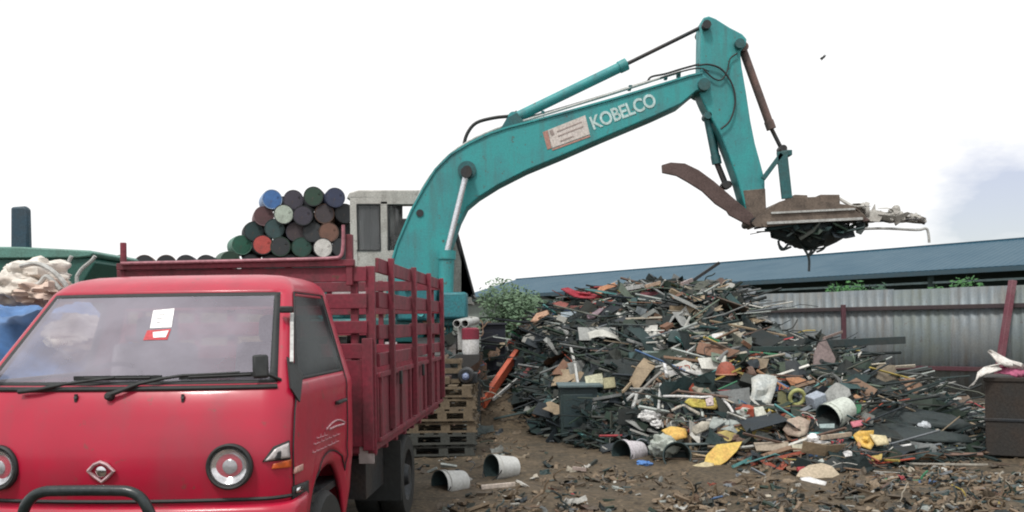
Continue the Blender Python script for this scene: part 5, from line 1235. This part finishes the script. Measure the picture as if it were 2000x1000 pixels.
barpx((1296, 706), (1302, 733), 9, WHITEP, 'frame_piece', 'white upright frame piece above the grey slanting pole', 'frame piece', off=.3); barpx((1302, 728), (1370, 728), 8, WHITEP, 'frame_piece', 'white level frame piece in the middle of the heap', 'frame piece', off=.3)
barpx((1322, 704), (1364, 674), 7, PALEG, 'steel_bar', 'pale bar rising right above the white level frame piece', 'bar', off=.2); barpx((1262, 662), (1325, 698), 6, M('grey_taupe', (.28, .28, .27)), 'steel_bar', 'grey bar sloping down to meet the pale rising bar', 'bar', off=.2)
barpx((1225, 663), (1300, 690), 5, PALEG, 'steel_bar', 'long thin pale bar below the grey sloping bar', 'bar', off=.15); barpx((1256, 688), (1312, 692), 6, M('mint_bar', (.30, .37, .34)), 'steel_bar', 'pale mint green bar lying level across the heap middle', 'bar', off=.2)
barpx((1240, 653), (1285, 655), 8, M('lilac_bar', (.32, .31, .33)), 'steel_bar', 'lilac grey flat bar above the long thin pale bar', 'bar'); barpx((1160, 692), (1203, 668), 5, GREY, 'steel_bar', 'grey bar slanting in the dark left face of the heap', 'bar')
barpx((1207, 660), (1205, 640), 4, GREY, 'steel_bar', 'short upright grey bar in the dark left face of the heap', 'bar'); platepx([(1227, 607), (1237, 607), (1238, 630), (1228, 630)], PALEG, 'flat_scrap', 'small white upright panel high on the heap face', 'metal panel', tilt=.3)
barpx((1340, 652), (1385, 650), 5, M('olive_pale', (.36, .38, .30)), 'steel_bar', 'pale olive bar level on the right upper heap', 'bar'); platepx([(1390, 652), (1412, 650), (1413, 660), (1391, 662)], WHITEP, 'plastic_block', 'white plastic block on the upper right of the heap', 'plastic block', tilt=.5, th=.06)
tubepx([(1415, 652), (1432, 651), (1433, 662), (1417, 664), (1415, 652)], 2.5, M('pale_olive_frame', (.38, .40, .33)), 'square_hoop', 'pale olive square frame right of the white plastic block', 'frame'); barpx((1412, 664), (1452, 665), 4, WHITEP, 'white_strip', 'white strip under the olive square frame', 'strip')
platepx([(1420, 634), (1450, 628), (1452, 634), (1424, 641)], M('cream_board', (.48, .46, .36)), 'board', 'cream board near the fence end of the crest', 'board', tilt=.3); platepx([(1452, 633), (1474, 629), (1474, 636), (1454, 640)], M('cream_board_pale', (.58, .57, .47)), 'board', 'paler cream board touching the fence', 'board', tilt=.3, d=13.9)
platepx([(1422, 622), (1430, 600), (1437, 600), (1436, 622)], M('skin_pink', (.40, .26, .22)), 'flat_scrap', 'pinkish brown upright panel at the right end of the crest', 'metal panel', tilt=.3)
tubepx([(1403, 704), (1415, 690), (1432, 681), (1452, 677)], 3, GREY, 'curved_pipe', 'grey pipe curving up above the rusty red cap', 'pipe', off=.2)
# rusty red cap on a dark pot
q, _ = hit(1418, 722); dC = q.y - .25; r = 19 * dC / F
root = tag(empty('lidded_pot', P(1418, 760, dC)), 'dark pot with a rusty red domed cap in the middle of the heap', 'pot'); PE = Sub(root)
m = MB(); m.lathe([(r * 1.05, 0), (r * 1.02, .03), (r * .85, .10), (r * .5, .155), (0, .17)], P(1418, 731, dC), (0, 0, 1), 26); PE(m, 'cap', M('rusty_red', (.30, .07, .04)))
m = MB(); m.lathe([(r * .75, -.22), (r * .85, 0), (0, 0)], P(1418, 731, dC), (0, 0, 1), 26); PE(m, 'pot_body', DARKM)
m = MB(); rim = [P(1418, 731, dC) + Vector((r * 1.06 * math.cos(a / 12 * math.pi), r * 1.06 * math.sin(a / 12 * math.pi), 0)) for a in range(25)]; m.tube(rim, .012, 6); PE(m, 'rim', M('orange_rim', (.40, .19, .12)))
m = MB(); qn = depth(1265, 812) - .3
lump(m, P(1265, 812, qn), .13, .1, .07, 8, .5); thing1(m, 'plastic_lump', WHITEP, 'large white plastic lump right of the dark green scrap', 'plastic'); m = MB(); lump(m, P(1283, 828, qn - .1), .07, .07, .05, 9, .5); thing1(m, 'plastic_lump', WHITEP, 'smaller white plastic lump just below the large one', 'plastic')
platepx([(1338, 786), (1345, 778), (1372, 780), (1400, 776), (1412, 790), (1396, 800), (1352, 796)], M('yellow_bag', (.55, .48, .10), dirt=(.35, .18, .08), amt=.8, scale=9), 'plastic_bag', 'yellow and brown crumpled bag under the long white wire', 'bag', off=.3, tilt=.4, crumple=.07)
platepx([(1378, 780), (1392, 775), (1394, 792), (1380, 794)], M('pinkish_white', (.60, .50, .50)), 'paper_scrap', 'pinkish white paper on the right end of the yellow and brown bag', 'paper', off=.42, tilt=.4, crumple=.03)
tubepx([(1292, 774), (1330, 774), (1370, 776), (1400, 775), (1420, 788), (1432, 806)], 2.6, WHITEP, 'white_wire', 'long white wire running level then drooping over the yellow bag', 'wire', off=.45)
tubepx([(1312, 802), (1335, 792), (1350, 800), (1365, 808)], 3, M('cream_wire', (.45, .42, .36)), 'cream_pipe', 'cream bent pipe below the left end of the yellow and brown bag', 'pipe', off=.4)
platepx([(1292, 842), (1312, 834), (1336, 842), (1338, 856), (1318, 858), (1300, 852)], M('yellow_orange_bag', (.60, .40, .10), dirt=(.35, .13, .03), amt=.7, scale=9), 'plastic_bag', 'yellow and rust orange torn bag above the clear sack', 'bag', off=.3, tilt=.5, crumple=.07)
platepx([(1350, 838), (1370, 825), (1386, 826), (1382, 840), (1360, 850)], M('beige_plastic', (.45, .42, .35)), 'plastic_sheet', 'beige curved plastic piece right of the torn orange bag', 'plastic', off=.25, tilt=.5, crumple=.04)
q, _ = hit(1298, 872); m = MB(); lump(m, P(1296, 872, 10.35), .17, .16, .135, 12, .45, 26, 18); thing1(m, 'clear_sack', mat('cloudy_plastic', (.48, .52, .47), .35, dirt=(.30, .36, .32), amt=.6, scale=5, trans=.25, bump=.3), 'cloudy pale sack slumped between the two pails at the foot of the heap', 'sack', smooth=60)
m = MB(); lump(m, P(1257, 906, 10.1), .09, .09, .035, 13, .5); thing1(m, 'blue_scrap', M('blue_plastic', (.07, .20, .50)), 'bright blue plastic scrap on the mud by the pinkish white pail', 'plastic')
platepx([(1374, 908), (1380, 888), (1400, 868), (1450, 862), (1440, 880), (1420, 900), (1398, 914), (1382, 916)], M('yellow_board', (.60, .44, .10), dirt=(.50, .20, .08), amt=.85, scale=5), 'board', 'pointed yellow and orange board leaning at the foot of the heap', 'board', tilt=.6, th=.03, d=9.9)
platepx([(1350, 912), (1376, 904), (1394, 908), (1390, 924), (1352, 926)], M('pale_yellow_rag', (.50, .43, .26)), 'rag', 'pale yellow rag under the lower end of the pointed board', 'rag', tilt=1.2, crumple=.03, d=9.8)
barpx((1375, 932), (1430, 932), 8, M('pinkish_slat', (.42, .36, .33)), 'wooden_lath', 'pinkish slat lying on the mud in front of the pointed board', 'slat', d0=9.6, d1=9.6)
platepx([(1472, 864), (1540, 862), (1540, 872), (1535, 880), (1478, 880)], M('taupe_board', (.30, .25, .19)), 'board', 'taupe board lying level right of the pointed yellow board', 'board', tilt=1, off=.15); platepx([(1546, 868), (1582, 866), (1582, 880), (1550, 881)], M('taupe_pale', (.36, .34, .26)), 'board', 'short pale taupe board at the right end of the longer one', 'board', tilt=1, off=.15)
platepx([(1468, 740), (1480, 732), (1512, 735), (1520, 742), (1512, 765), (1505, 795), (1470, 796), (1462, 785)], mat('milky_sheet', (.40, .43, .42), .4, dirt=(.46, .42, .33), amt=.7, scale=5), 'plastic_sheet', 'milky plastic sheet draped in the right middle of the heap', 'plastic sheet', off=.3, tilt=.5, crumple=.06)
platepx([(1480, 738), (1510, 732), (1520, 740), (1508, 750), (1486, 748)], M('tan_flap', (.36, .24, .14)), 'cardboard', 'tan cardboard flap on the top of the milky plastic sheet', 'cardboard', off=.42, tilt=.4)
platepx([(1472, 798), (1490, 794), (1500, 812), (1498, 826), (1486, 828), (1474, 812)], M('ivory_plastic', (.52, .53, .46)), 'plastic_shell', 'ivory plastic shell hanging below the milky sheet', 'plastic shell', off=.3, tilt=.4, crumple=.04)
platepx([(1534, 738), (1560, 736), (1590, 748), (1575, 754), (1545, 752)], M('orange_brown', (.38, .17, .08), dirt=(.45, .30, .18)), 'flat_scrap', 'orange brown panel above the olive ring', 'metal panel', off=.25, tilt=.5)
q, _ = hit(1557, 775); m = MB(); dR = q.y - .25; cR = P(1557, 776, dR); rr_ = 14 * dR / F; m.tube([cR + Vector((rr_ * math.cos(a), -.02 * math.sin(a), rr_ * 1.02 * math.sin(a))) for a in [2 * math.pi * i / 22 for i in range(23)]], rr_ * .28, 8); thing1(m, 'plastic_ring', M('olive_yellow', (.36, .37, .14)), 'olive yellow ring standing on edge left of the blue grey box', 'ring')
platepx([(1520, 765), (1542, 760), (1542, 792), (1518, 794)], M('dark_olive', (.10, .10, .035)), 'flat_scrap', 'dark olive panel left of the olive yellow ring', 'metal panel', off=.25, tilt=.5)
q, _ = hit(1594, 784); m = MB(); dB = q.y - .2; m.box(P(1594, 783, dB), (.19, .16, .17), rotm(R(12), R(-18), R(20))); thing1(m, 'plastic_box', M('blue_grey_box', (.30, .34, .40)), 'blue grey box tilted beside the olive yellow ring', 'box', bevel=.01)
platepx([(1590, 690), (1600, 668), (1612, 660), (1622, 680), (1632, 700), (1628, 722), (1600, 730), (1588, 715)], M('mauve_brown_plate', (.19, .145, .14)), 'steel_plate', 'mauve brown plate with a round hole at the top of the right slope', 'steel plate', off=.3, tilt=.35, th=.03, hole=(1605, 706, 5))
barpx((1608, 661), (1645, 648), 5, M('brown_bar', (.22, .16, .14)), 'steel_bar', 'brown bar leaning from the holed plate to the maroon fence post', 'bar', d0=12.9, d1=13.4)
barpx((1612, 671), (1768, 664), 14, M('dark_green_girder', (.014, .030, .034)), 'girder', 'long dark girder lying level in front of the fence', 'girder', d0=12.9, d1=12.7)
tubepx([(1684, 712), (1688, 692), (1694, 684), (1730, 680), (1765, 678)], 2.5, PALEG, 'bent_rod', 'pale rod bent square under the right end of the long dark girder', 'rod', off=.4)
platepx([(1486, 652), (1520, 650), (1522, 672), (1488, 674)], M('slate_blue_panel', (.06, .10, .14)), 'flat_scrap', 'slate blue panel against the fence right of the heap crest', 'metal panel', off=.2, tilt=.3); barpx((1520, 668), (1578, 668), 6, M('white_green_bar', (.46, .48, .42)), 'steel_bar', 'whitish bar level right of the slate blue panel', 'bar')
barpx((1470, 682), (1585, 680), 10, M('bottle_green_bar', (.018, .042, .040)), 'steel_bar', 'dark bottle green bar below the whitish bar', 'bar', off=.2)
platepx([(1742, 704), (1752, 692), (1765, 700), (1790, 728), (1794, 748), (1770, 740), (1752, 725)], M('orange_rust', (.42, .12, .055)), 'metal_sheet', 'orange rust sheet at the right top of the heap before the fence', 'metal sheet', off=.3, tilt=.3, th=.012, crumple=.03)
platepx([(1704, 720), (1722, 712), (1748, 715), (1752, 745), (1722, 752), (1706, 748)], M('khaki_board', (.16, .13, .09)), 'board', 'khaki brown board left of the orange rust sheet', 'board', off=.3, tilt=.4, crumple=.02)
platepx([(1755, 742), (1785, 738), (1800, 750), (1790, 772), (1765, 768)], M('rusty_tan', (.28, .17, .11)), 'metal_sheet', 'rusty tan crumpled sheet below the orange rust sheet', 'metal sheet', off=.25, tilt=.5, crumple=.05)
platepx([(1706, 702), (1722, 697), (1726, 708), (1708, 711)], WHITEP, 'plastic_scrap', 'white scrap between the pale bent rod and the orange rust sheet', 'plastic', off=.25, tilt=.5)
barpx((1790, 755), (1820, 765), 5, SALM, 'steel_strip', 'salmon strip right of the rusty tan sheet', 'metal strip', off=.2)
platepx([(1812, 776), (1832, 774), (1834, 784), (1814, 786)], WHITEP, 'plastic_block', 'white block at the fence foot on the right slope', 'plastic block', off=.2, tilt=.4, th=.05)
m = MB(); q, _ = hit(1805, 832); lump(m, P(1805, 832, q.y - .15), .07, .06, .055, 15, .4); thing1(m, 'plastic_bottle', M('pale_blue_white', (.50, .54, .58)), 'pale blue white jug alone on the dark right slope', 'jug')
platepx([(1526, 840), (1536, 820), (1560, 815), (1582, 824), (1578, 845), (1560, 856), (1535, 850)], M('pinkish_tan', (.33, .25, .20), dirt=(.36, .35, .27), amt=.7), 'crushed_tin', 'pinkish tan crushed plate below the blue grey box', 'crushed tin', off=.3, tilt=.6, crumple=.06)
platepx([(1600, 828), (1630, 827), (1630, 836), (1602, 836)], M('aqua_grey', (.28, .36, .36)), 'metal_strip', 'aqua grey strip under the pale greenish pail', 'metal strip', off=.25, tilt=.6); platepx([(1660, 826), (1682, 822), (1684, 832), (1664, 836)], M('rose_pink', (.48, .14, .18)), 'plastic_scrap', 'rose pink scrap right of the pale greenish pail', 'plastic', off=.25, tilt=.6, crumple=.02)
m = MB(); q, _ = hit(1588, 856); lump(m, P(1588, 856, q.y - .15), .065, .06, .05, 16, .3); m.bar(P(1590, 862, q.y - .18), P(1620, 865, q.y - .18), .03); thing1(m, 'plastic_jug', M('bright_white', (.80, .80, .80), amt=.15), 'bright white jug in the middle of the heap foot', 'jug')
barpx((1605, 855), (1662, 848), 9, M('tan_slat', (.42, .34, .26)), 'wooden_lath', 'tan slat between the bright white jug and the yellow sacks', 'slat', off=.2)
platepx([(1668, 850), (1680, 840), (1705, 842), (1710, 868), (1698, 880), (1678, 870)], M('amber_bag', (.62, .38, .07), dirt=(.62, .50, .22), amt=.7, scale=8), 'plastic_bag', 'amber yellow crumpled bag on the right heap foot', 'bag', off=.25, tilt=.5, crumple=.08); platepx([(1700, 850), (1728, 852), (1732, 868), (1712, 872)], M('cream_yellow_bag', (.58, .50, .30)), 'plastic_bag', 'cream yellow bag joined to the right of the amber one', 'bag', off=.25, tilt=.6, crumple=.05)
platepx([(1700, 893), (1722, 888), (1720, 900), (1702, 902)], M('mustard', (.42, .30, .08)), 'plastic_scrap', 'mustard scrap on the mud below the amber bag', 'plastic', off=.1, tilt=1, crumple=.02)
platepx([(1645, 884), (1662, 880), (1664, 892), (1648, 894)], WHITEP, 'plastic_scrap', 'small white scrap left below the amber bag', 'plastic', off=.1, tilt=.8, crumple=.02); platepx([(1752, 872), (1778, 868), (1780, 878), (1756, 880)], WHITEP, 'plastic_scrap', 'small white scrap right of the cream yellow bag', 'plastic', off=.1, tilt=.8, crumple=.02)
# half disc lying in the mud
platepx([(1555, 930), (1562, 918), (1580, 908), (1605, 904), (1625, 910), (1640, 926), (1632, 932), (1590, 934)], M('tan_disc', (.40, .33, .24), dirt=(.28, .24, .17), amt=.7), 'wooden_disc', 'tan half disc lying in the mud right of the middle', 'wooden disc', tilt=1.6, th=.03, d=9.25)
platepx([(1562, 936), (1580, 933), (1615, 944), (1612, 951), (1570, 952)], WHITEP, 'plastic_sheet', 'white sheet in front of the tan half disc', 'plastic sheet', tilt=1.5, crumple=.02, d=9.0)
barpx((940, 952), (1006, 946), 9, M('broken_slat', (.55, .48, .42)), 'wooden_lath', 'broken whitish slat on the mud before the open pail', 'slat', d0=8.75, d1=8.85)
barpx((1118, 914), (1145, 918), 7, M('pinkish_chip', (.36, .29, .26)), 'wooden_lath', 'short pinkish slat alone on the open mud', 'slat', d0=9.6, d1=9.6)
barpx((1730, 905), (1930, 908), 4, M('long_pale_lath', (.40, .38, .33)), 'wood_lath', 'long thin pale lath on the mud before the steel box', 'lath', d0=9.9, d1=9.75)
# long flattened dark sheets on the right slope
for (poly, lab) in (([(1690, 800), (1720, 788), (1860, 812), (1905, 834), (1880, 842), (1740, 824)], 'long dark flattened sheet sloping to the steel box, upper one'), ([(1700, 838), (1740, 828), (1890, 852), (1900, 866), (1760, 862)], 'long dark flattened sheet at the heap foot, lower one')):
    platepx(poly, M('black_green_sheet', (.016, .026, .028), dirt=(.04, .05, .045)), 'metal_sheet', lab, 'metal sheet', off=.22, tilt=1.2, th=.015, crumple=.04)
barpx((1840, 860), (1922, 868), 5, M('moss_bar', (.07, .11, .075)), 'steel_bar', 'mossy green bar at the foot of the steel box', 'bar', off=.2)
tubepx([(1878, 838), (1885, 826), (1905, 822), (1922, 818)], 2, GREY, 'bent_wire', 'grey wire loop beside the steel box', 'wire', off=.2)
# ------------------------------------------------------------------ scatter: loose pieces and litter that leave the named pieces in view
bpy.context.view_layer.update()
kv = []; kf = []
def keep_add(o):
    if o.type == 'MESH':
        n = len(kv); mw = o.matrix_world
        kv.extend([mw @ v.co for v in o.data.vertices]); kf.extend([[n + i for i in p.vertices] for p in o.data.polygons])
    for c in o.children: keep_add(c)
SKIP = ('excavator', 'corrugated_fence', 'long_shed', 'small_shed', 'bush', 'oil_drum', 'flatbed_truck', 'ground', 'scrap_heap', 'low_scrap', 'hopper', 'steel_cabinet')
for o in list(COL.objects):
    if o.parent is None and o.name.split('.')[0] not in SKIP: keep_add(o)
kbvh = BVHTree.FromPolygons(kv, kf)
def clear_of_named(vs):
    for v in vs:
        d = v - CAM; L0 = d.length; h = kbvh.ray_cast(CAM, d / L0, 60)
        if h[0] is not None and h[3] > L0 - .03: return False
    return True
def try_piece(m, *a, zmax=None):
    t = MB(); scrap_piece(t, *a)
    if zmax is not None and max(v.z for v in t.v) > zmax: return False
    c = sum(t.v, Vector()) / len(t.v)
    if not clear_of_named(t.v + [c]): return False
    m.mi = 0; n = len(m.v); m.v += t.v; m.f += [[n + i for i in f] for f in t.f]; m.m += t.m; m.c += t.c
    return True
# ------------------------------------------------------------------ more loose pieces, each told by its colour and the piece beside it
named = [o for o in COL.objects if o.parent is None and 'label' in o and o.get('kind') is None and o.location.y < 18 and o.location.x > -.6 and o.name.split('.')[0] not in ('excavator', 'corrugated_fence', 'bush', 'bent_pipe', 'steel_pipe')]
CN = [('black', (.014, .018, .02)), ('slate grey', (.10, .12, .13)), ('light grey', (.30, .31, .30)), ('off white', (.50, .50, .46)), ('rusty brown', (.17, .085, .05)), ('dark teal', (.02, .06, .062)), ('tan', (.30, .23, .15)), ('grey green', (.13, .17, .13))]
KN = {'bar': ('steel_bar', 'straight bar', 'bar'), 'tube': ('bent_pipe', 'bent pipe', 'pipe'), 'sheet': ('metal_plate', 'bent plate', 'metal plate'), 'fold': ('folded_sheet', 'folded sheet', 'metal sheet'), 'ring': ('wire_loop', 'wire loop', 'wire'), 'box': ('metal_box', 'small box', 'box')}
loose_made = []; seen = set(); random.seed(11); made = 0; tries = 0
while made < 95 and tries < 900:
    tries += 1; px = random.uniform(1010, 1900); t = random.uniform(.05, 1.0); p = hsurf(px, t); n = Vector((random.gauss(0, .2), -.65, .75)).normalized()
    cn, cc = random.choice(CN); kd = random.choice(list(KN)); nm, kl, cat = KN[kd]
    near = sorted(named, key=lambda o: (o.location - p).length)[:2]
    dx = p.x - near[0].location.x; dz = p.z - near[0].location.z
    rel = ('right of' if dx > 0 else 'left of') if abs(dx) > abs(dz) else ('above' if dz > 0 else 'below')
    nl = near[0]['label']; short = nl
    for cut in (' with ', ' in the ', ' on the ', ' at the ', ' lying ', ' right ', ' left ', ' above ', ' below ', ' under ', ' between ', ' leaning ', ' slanting ', ' standing ', ' level ', ' of the ', ' behind ', ' draped ', ' sloping ', ' beside ', ' tilted ', ' running ', ' hanging ', ' touching ', ' sticking ', ' slumped ', ' tipped ', ' near ', ' alone ', ' over ', ' against ', ' just ', ' from '):
        k = short.find(cut)
        if k > 6: short = short[:k]
    key = (cn, kl, rel, short); lab = '%s %s %s the %s' % (cn, kl, rel, short)
    if key in seen or not 4 <= len(lab.split()) <= 16: continue
    m = MB()
    if not try_piece(m, p + n * .13, n, kd, cc, 1.5 if kd in ('bar', 'tube') else 1.0, zmax=hsurf(px, 1).z + .15): continue
    seen.add(key); made += 1
    lo = thing1(m, nm, SCRAP, lab, cat, smooth=0, fix=False, group='loose pieces on the scrap heap'); loose_made.append(lo)
bpy.context.view_layer.update()
for o in loose_made: keep_add(o)
kbvh = BVHTree.FromPolygons(kv, kf)
random.seed(77); sm = MB(); cnt = 0; tries = 0
while cnt < 7400 and tries < 60000:
    tries += 1
    px = random.uniform(930, 1955); t = random.random() ** 0.8 * 1.18
    _, fy, cy, _ = hrow(px); p = hsurf(px, t)
    if random.random() > min(1, 0.35 + (fy - cy) / 220): continue
    n = Vector((random.gauss(0, 0.25), -0.65, 0.75)).normalized()
    p = p + n * random.uniform(-0.05, 0.15) * min(1, p.z + 0.3)
    if p.z < 0.03: p.z = 0.03
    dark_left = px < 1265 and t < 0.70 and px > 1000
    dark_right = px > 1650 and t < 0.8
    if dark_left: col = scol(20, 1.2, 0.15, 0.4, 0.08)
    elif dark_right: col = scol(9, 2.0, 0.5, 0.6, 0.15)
    elif t < 0.35: col = scol(4, 2, 2.8, 2.4, 0.5)
    elif t > 0.85 and px < 1400: col = scol(4, 2.2, 1.2, 1.2, 0.9)
    else: col = scol(7, 2.4, 1.9, 1.0, 0.35)
    kd = random.choice(KIN)
    if 1330 < px < 1760 and t < .55 and random.random() < .22: col = random.choice(SB + SB + SX + [(.42, .32, .20), (.38, .20, .10), (.48, .38, .12)])
    if kd in ('plate', 'fold', 'sheet', 'box') and random.random() < .55: col = tuple(q * .9 for q in random.choice(SC))
    if sum(col) > .9 and kd in ('plate', 'fold', 'box') and random.random() < .6: kd = random.choice(('bar', 'tube'))
    if try_piece(sm, p, n, kd, col, random.choice((0.5, 0.6, 0.8, 1, 1.2, 1.5, 1.9)) * (1.15 if kd in ('bar', 'tube', 'wire') else .9), zmax=min(p.z + .30, hsurf(px, 1).z + (.13 if random.random() < .8 else .26))): cnt += 1
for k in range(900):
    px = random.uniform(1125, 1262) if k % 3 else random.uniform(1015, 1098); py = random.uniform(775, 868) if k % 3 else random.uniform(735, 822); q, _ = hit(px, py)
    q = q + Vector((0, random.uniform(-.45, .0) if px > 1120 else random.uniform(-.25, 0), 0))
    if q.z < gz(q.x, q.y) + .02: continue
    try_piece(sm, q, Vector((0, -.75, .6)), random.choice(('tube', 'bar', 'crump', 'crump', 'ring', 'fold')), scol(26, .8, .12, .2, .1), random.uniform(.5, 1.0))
tag(sm.build('scrap_litter', SCRAP, origin=(0, 0, 0), smooth=0, fix=False), 'tangle of small bent scrap metal covering the heap', 'scrap', kind='stuff')
lm = MB(); cnt = 0; tries = 0
GB = [(.14, .10, .06), (.11, .08, .05), (.18, .13, .085), (.09, .07, .05), (.22, .165, .11)]
while cnt < 2500 and tries < 80000:
    tries += 1
    px = random.uniform(780, 2040); py = 770 + 235 * random.random() ** 0.6
    near = py > 930
    dens = 1.0
    if px < 1480: dens = .38 if not near else .8
    elif py < 885: dens = 0
    if 1000 < px < 1560 and py > 925 and noise.noise(Vector((px * .012, py * .02, 0))) < 0: dens *= .35
    cl_ = noise.fractal(Vector((px * .011, py * .022, 3)), 1, 2, 3); dens *= min(1, max(.12, .55 + 1.3 * cl_))
    if random.random() > dens: continue
    p = ghit(px, py)
    if p is None or p.y > 18.5: continue
    if p.y < 9.6 and p.x < -0.86 + 0.0524 * (p.y - 4): continue
    k = random.random()
    if k < .60: col = random.choice(GB)
    elif k < .78: col = random.choice(SC)
    else: col = tuple(q * .8 for q in scol(0, 1.8, 2.2 if px > 1480 or near else 1.0, 1.6, .12))
    p = p + Vector((0, 0, random.uniform(0, 0.02)))
    if try_piece(lm, p, Vector((0, -0.1, 1)), random.choice(['plate', 'sheet', 'crump', 'crump', 'box', 'bar', 'wire']), col, random.choice((0.12, 0.16, 0.2, 0.25, 0.3, 0.4))): cnt += 1
tag(lm.build('ground_litter', SCRAP, origin=(0, 0, 0), smooth=0, fix=False), 'bits of broken plastic, wood and metal strewn over the mud', 'litter', kind='stuff')
# ------------------------------------------------------------------ bird
b0 = P(1607, 113, 40); m = MB()
m.lathe([(0, -.16), (.03, -.10), (.045, 0), (.03, .1), (.0, .2)], b0, (.5, .2, .85), 8)
m.add([b0 + Vector((0, 0, .05)), b0 + Vector((.10, .1, .12)), b0 + Vector((.20, .1, .17)), b0 + Vector((.12, .0, .04)), b0 + Vector((.02, -.02, -.05))], [(0, 1, 2, 3, 4)])
m.add([b0 + Vector((0, 0, .05)), b0 + Vector((-.10, -.1, .0)), b0 + Vector((-.18, -.12, -.09)), b0 + Vector((-.06, 0, -.07))], [(0, 1, 2, 3)])
thing1(m, 'bird', BLACK, 'small dark bird flying in the white sky right of the excavator arm', 'bird', solid=.01)
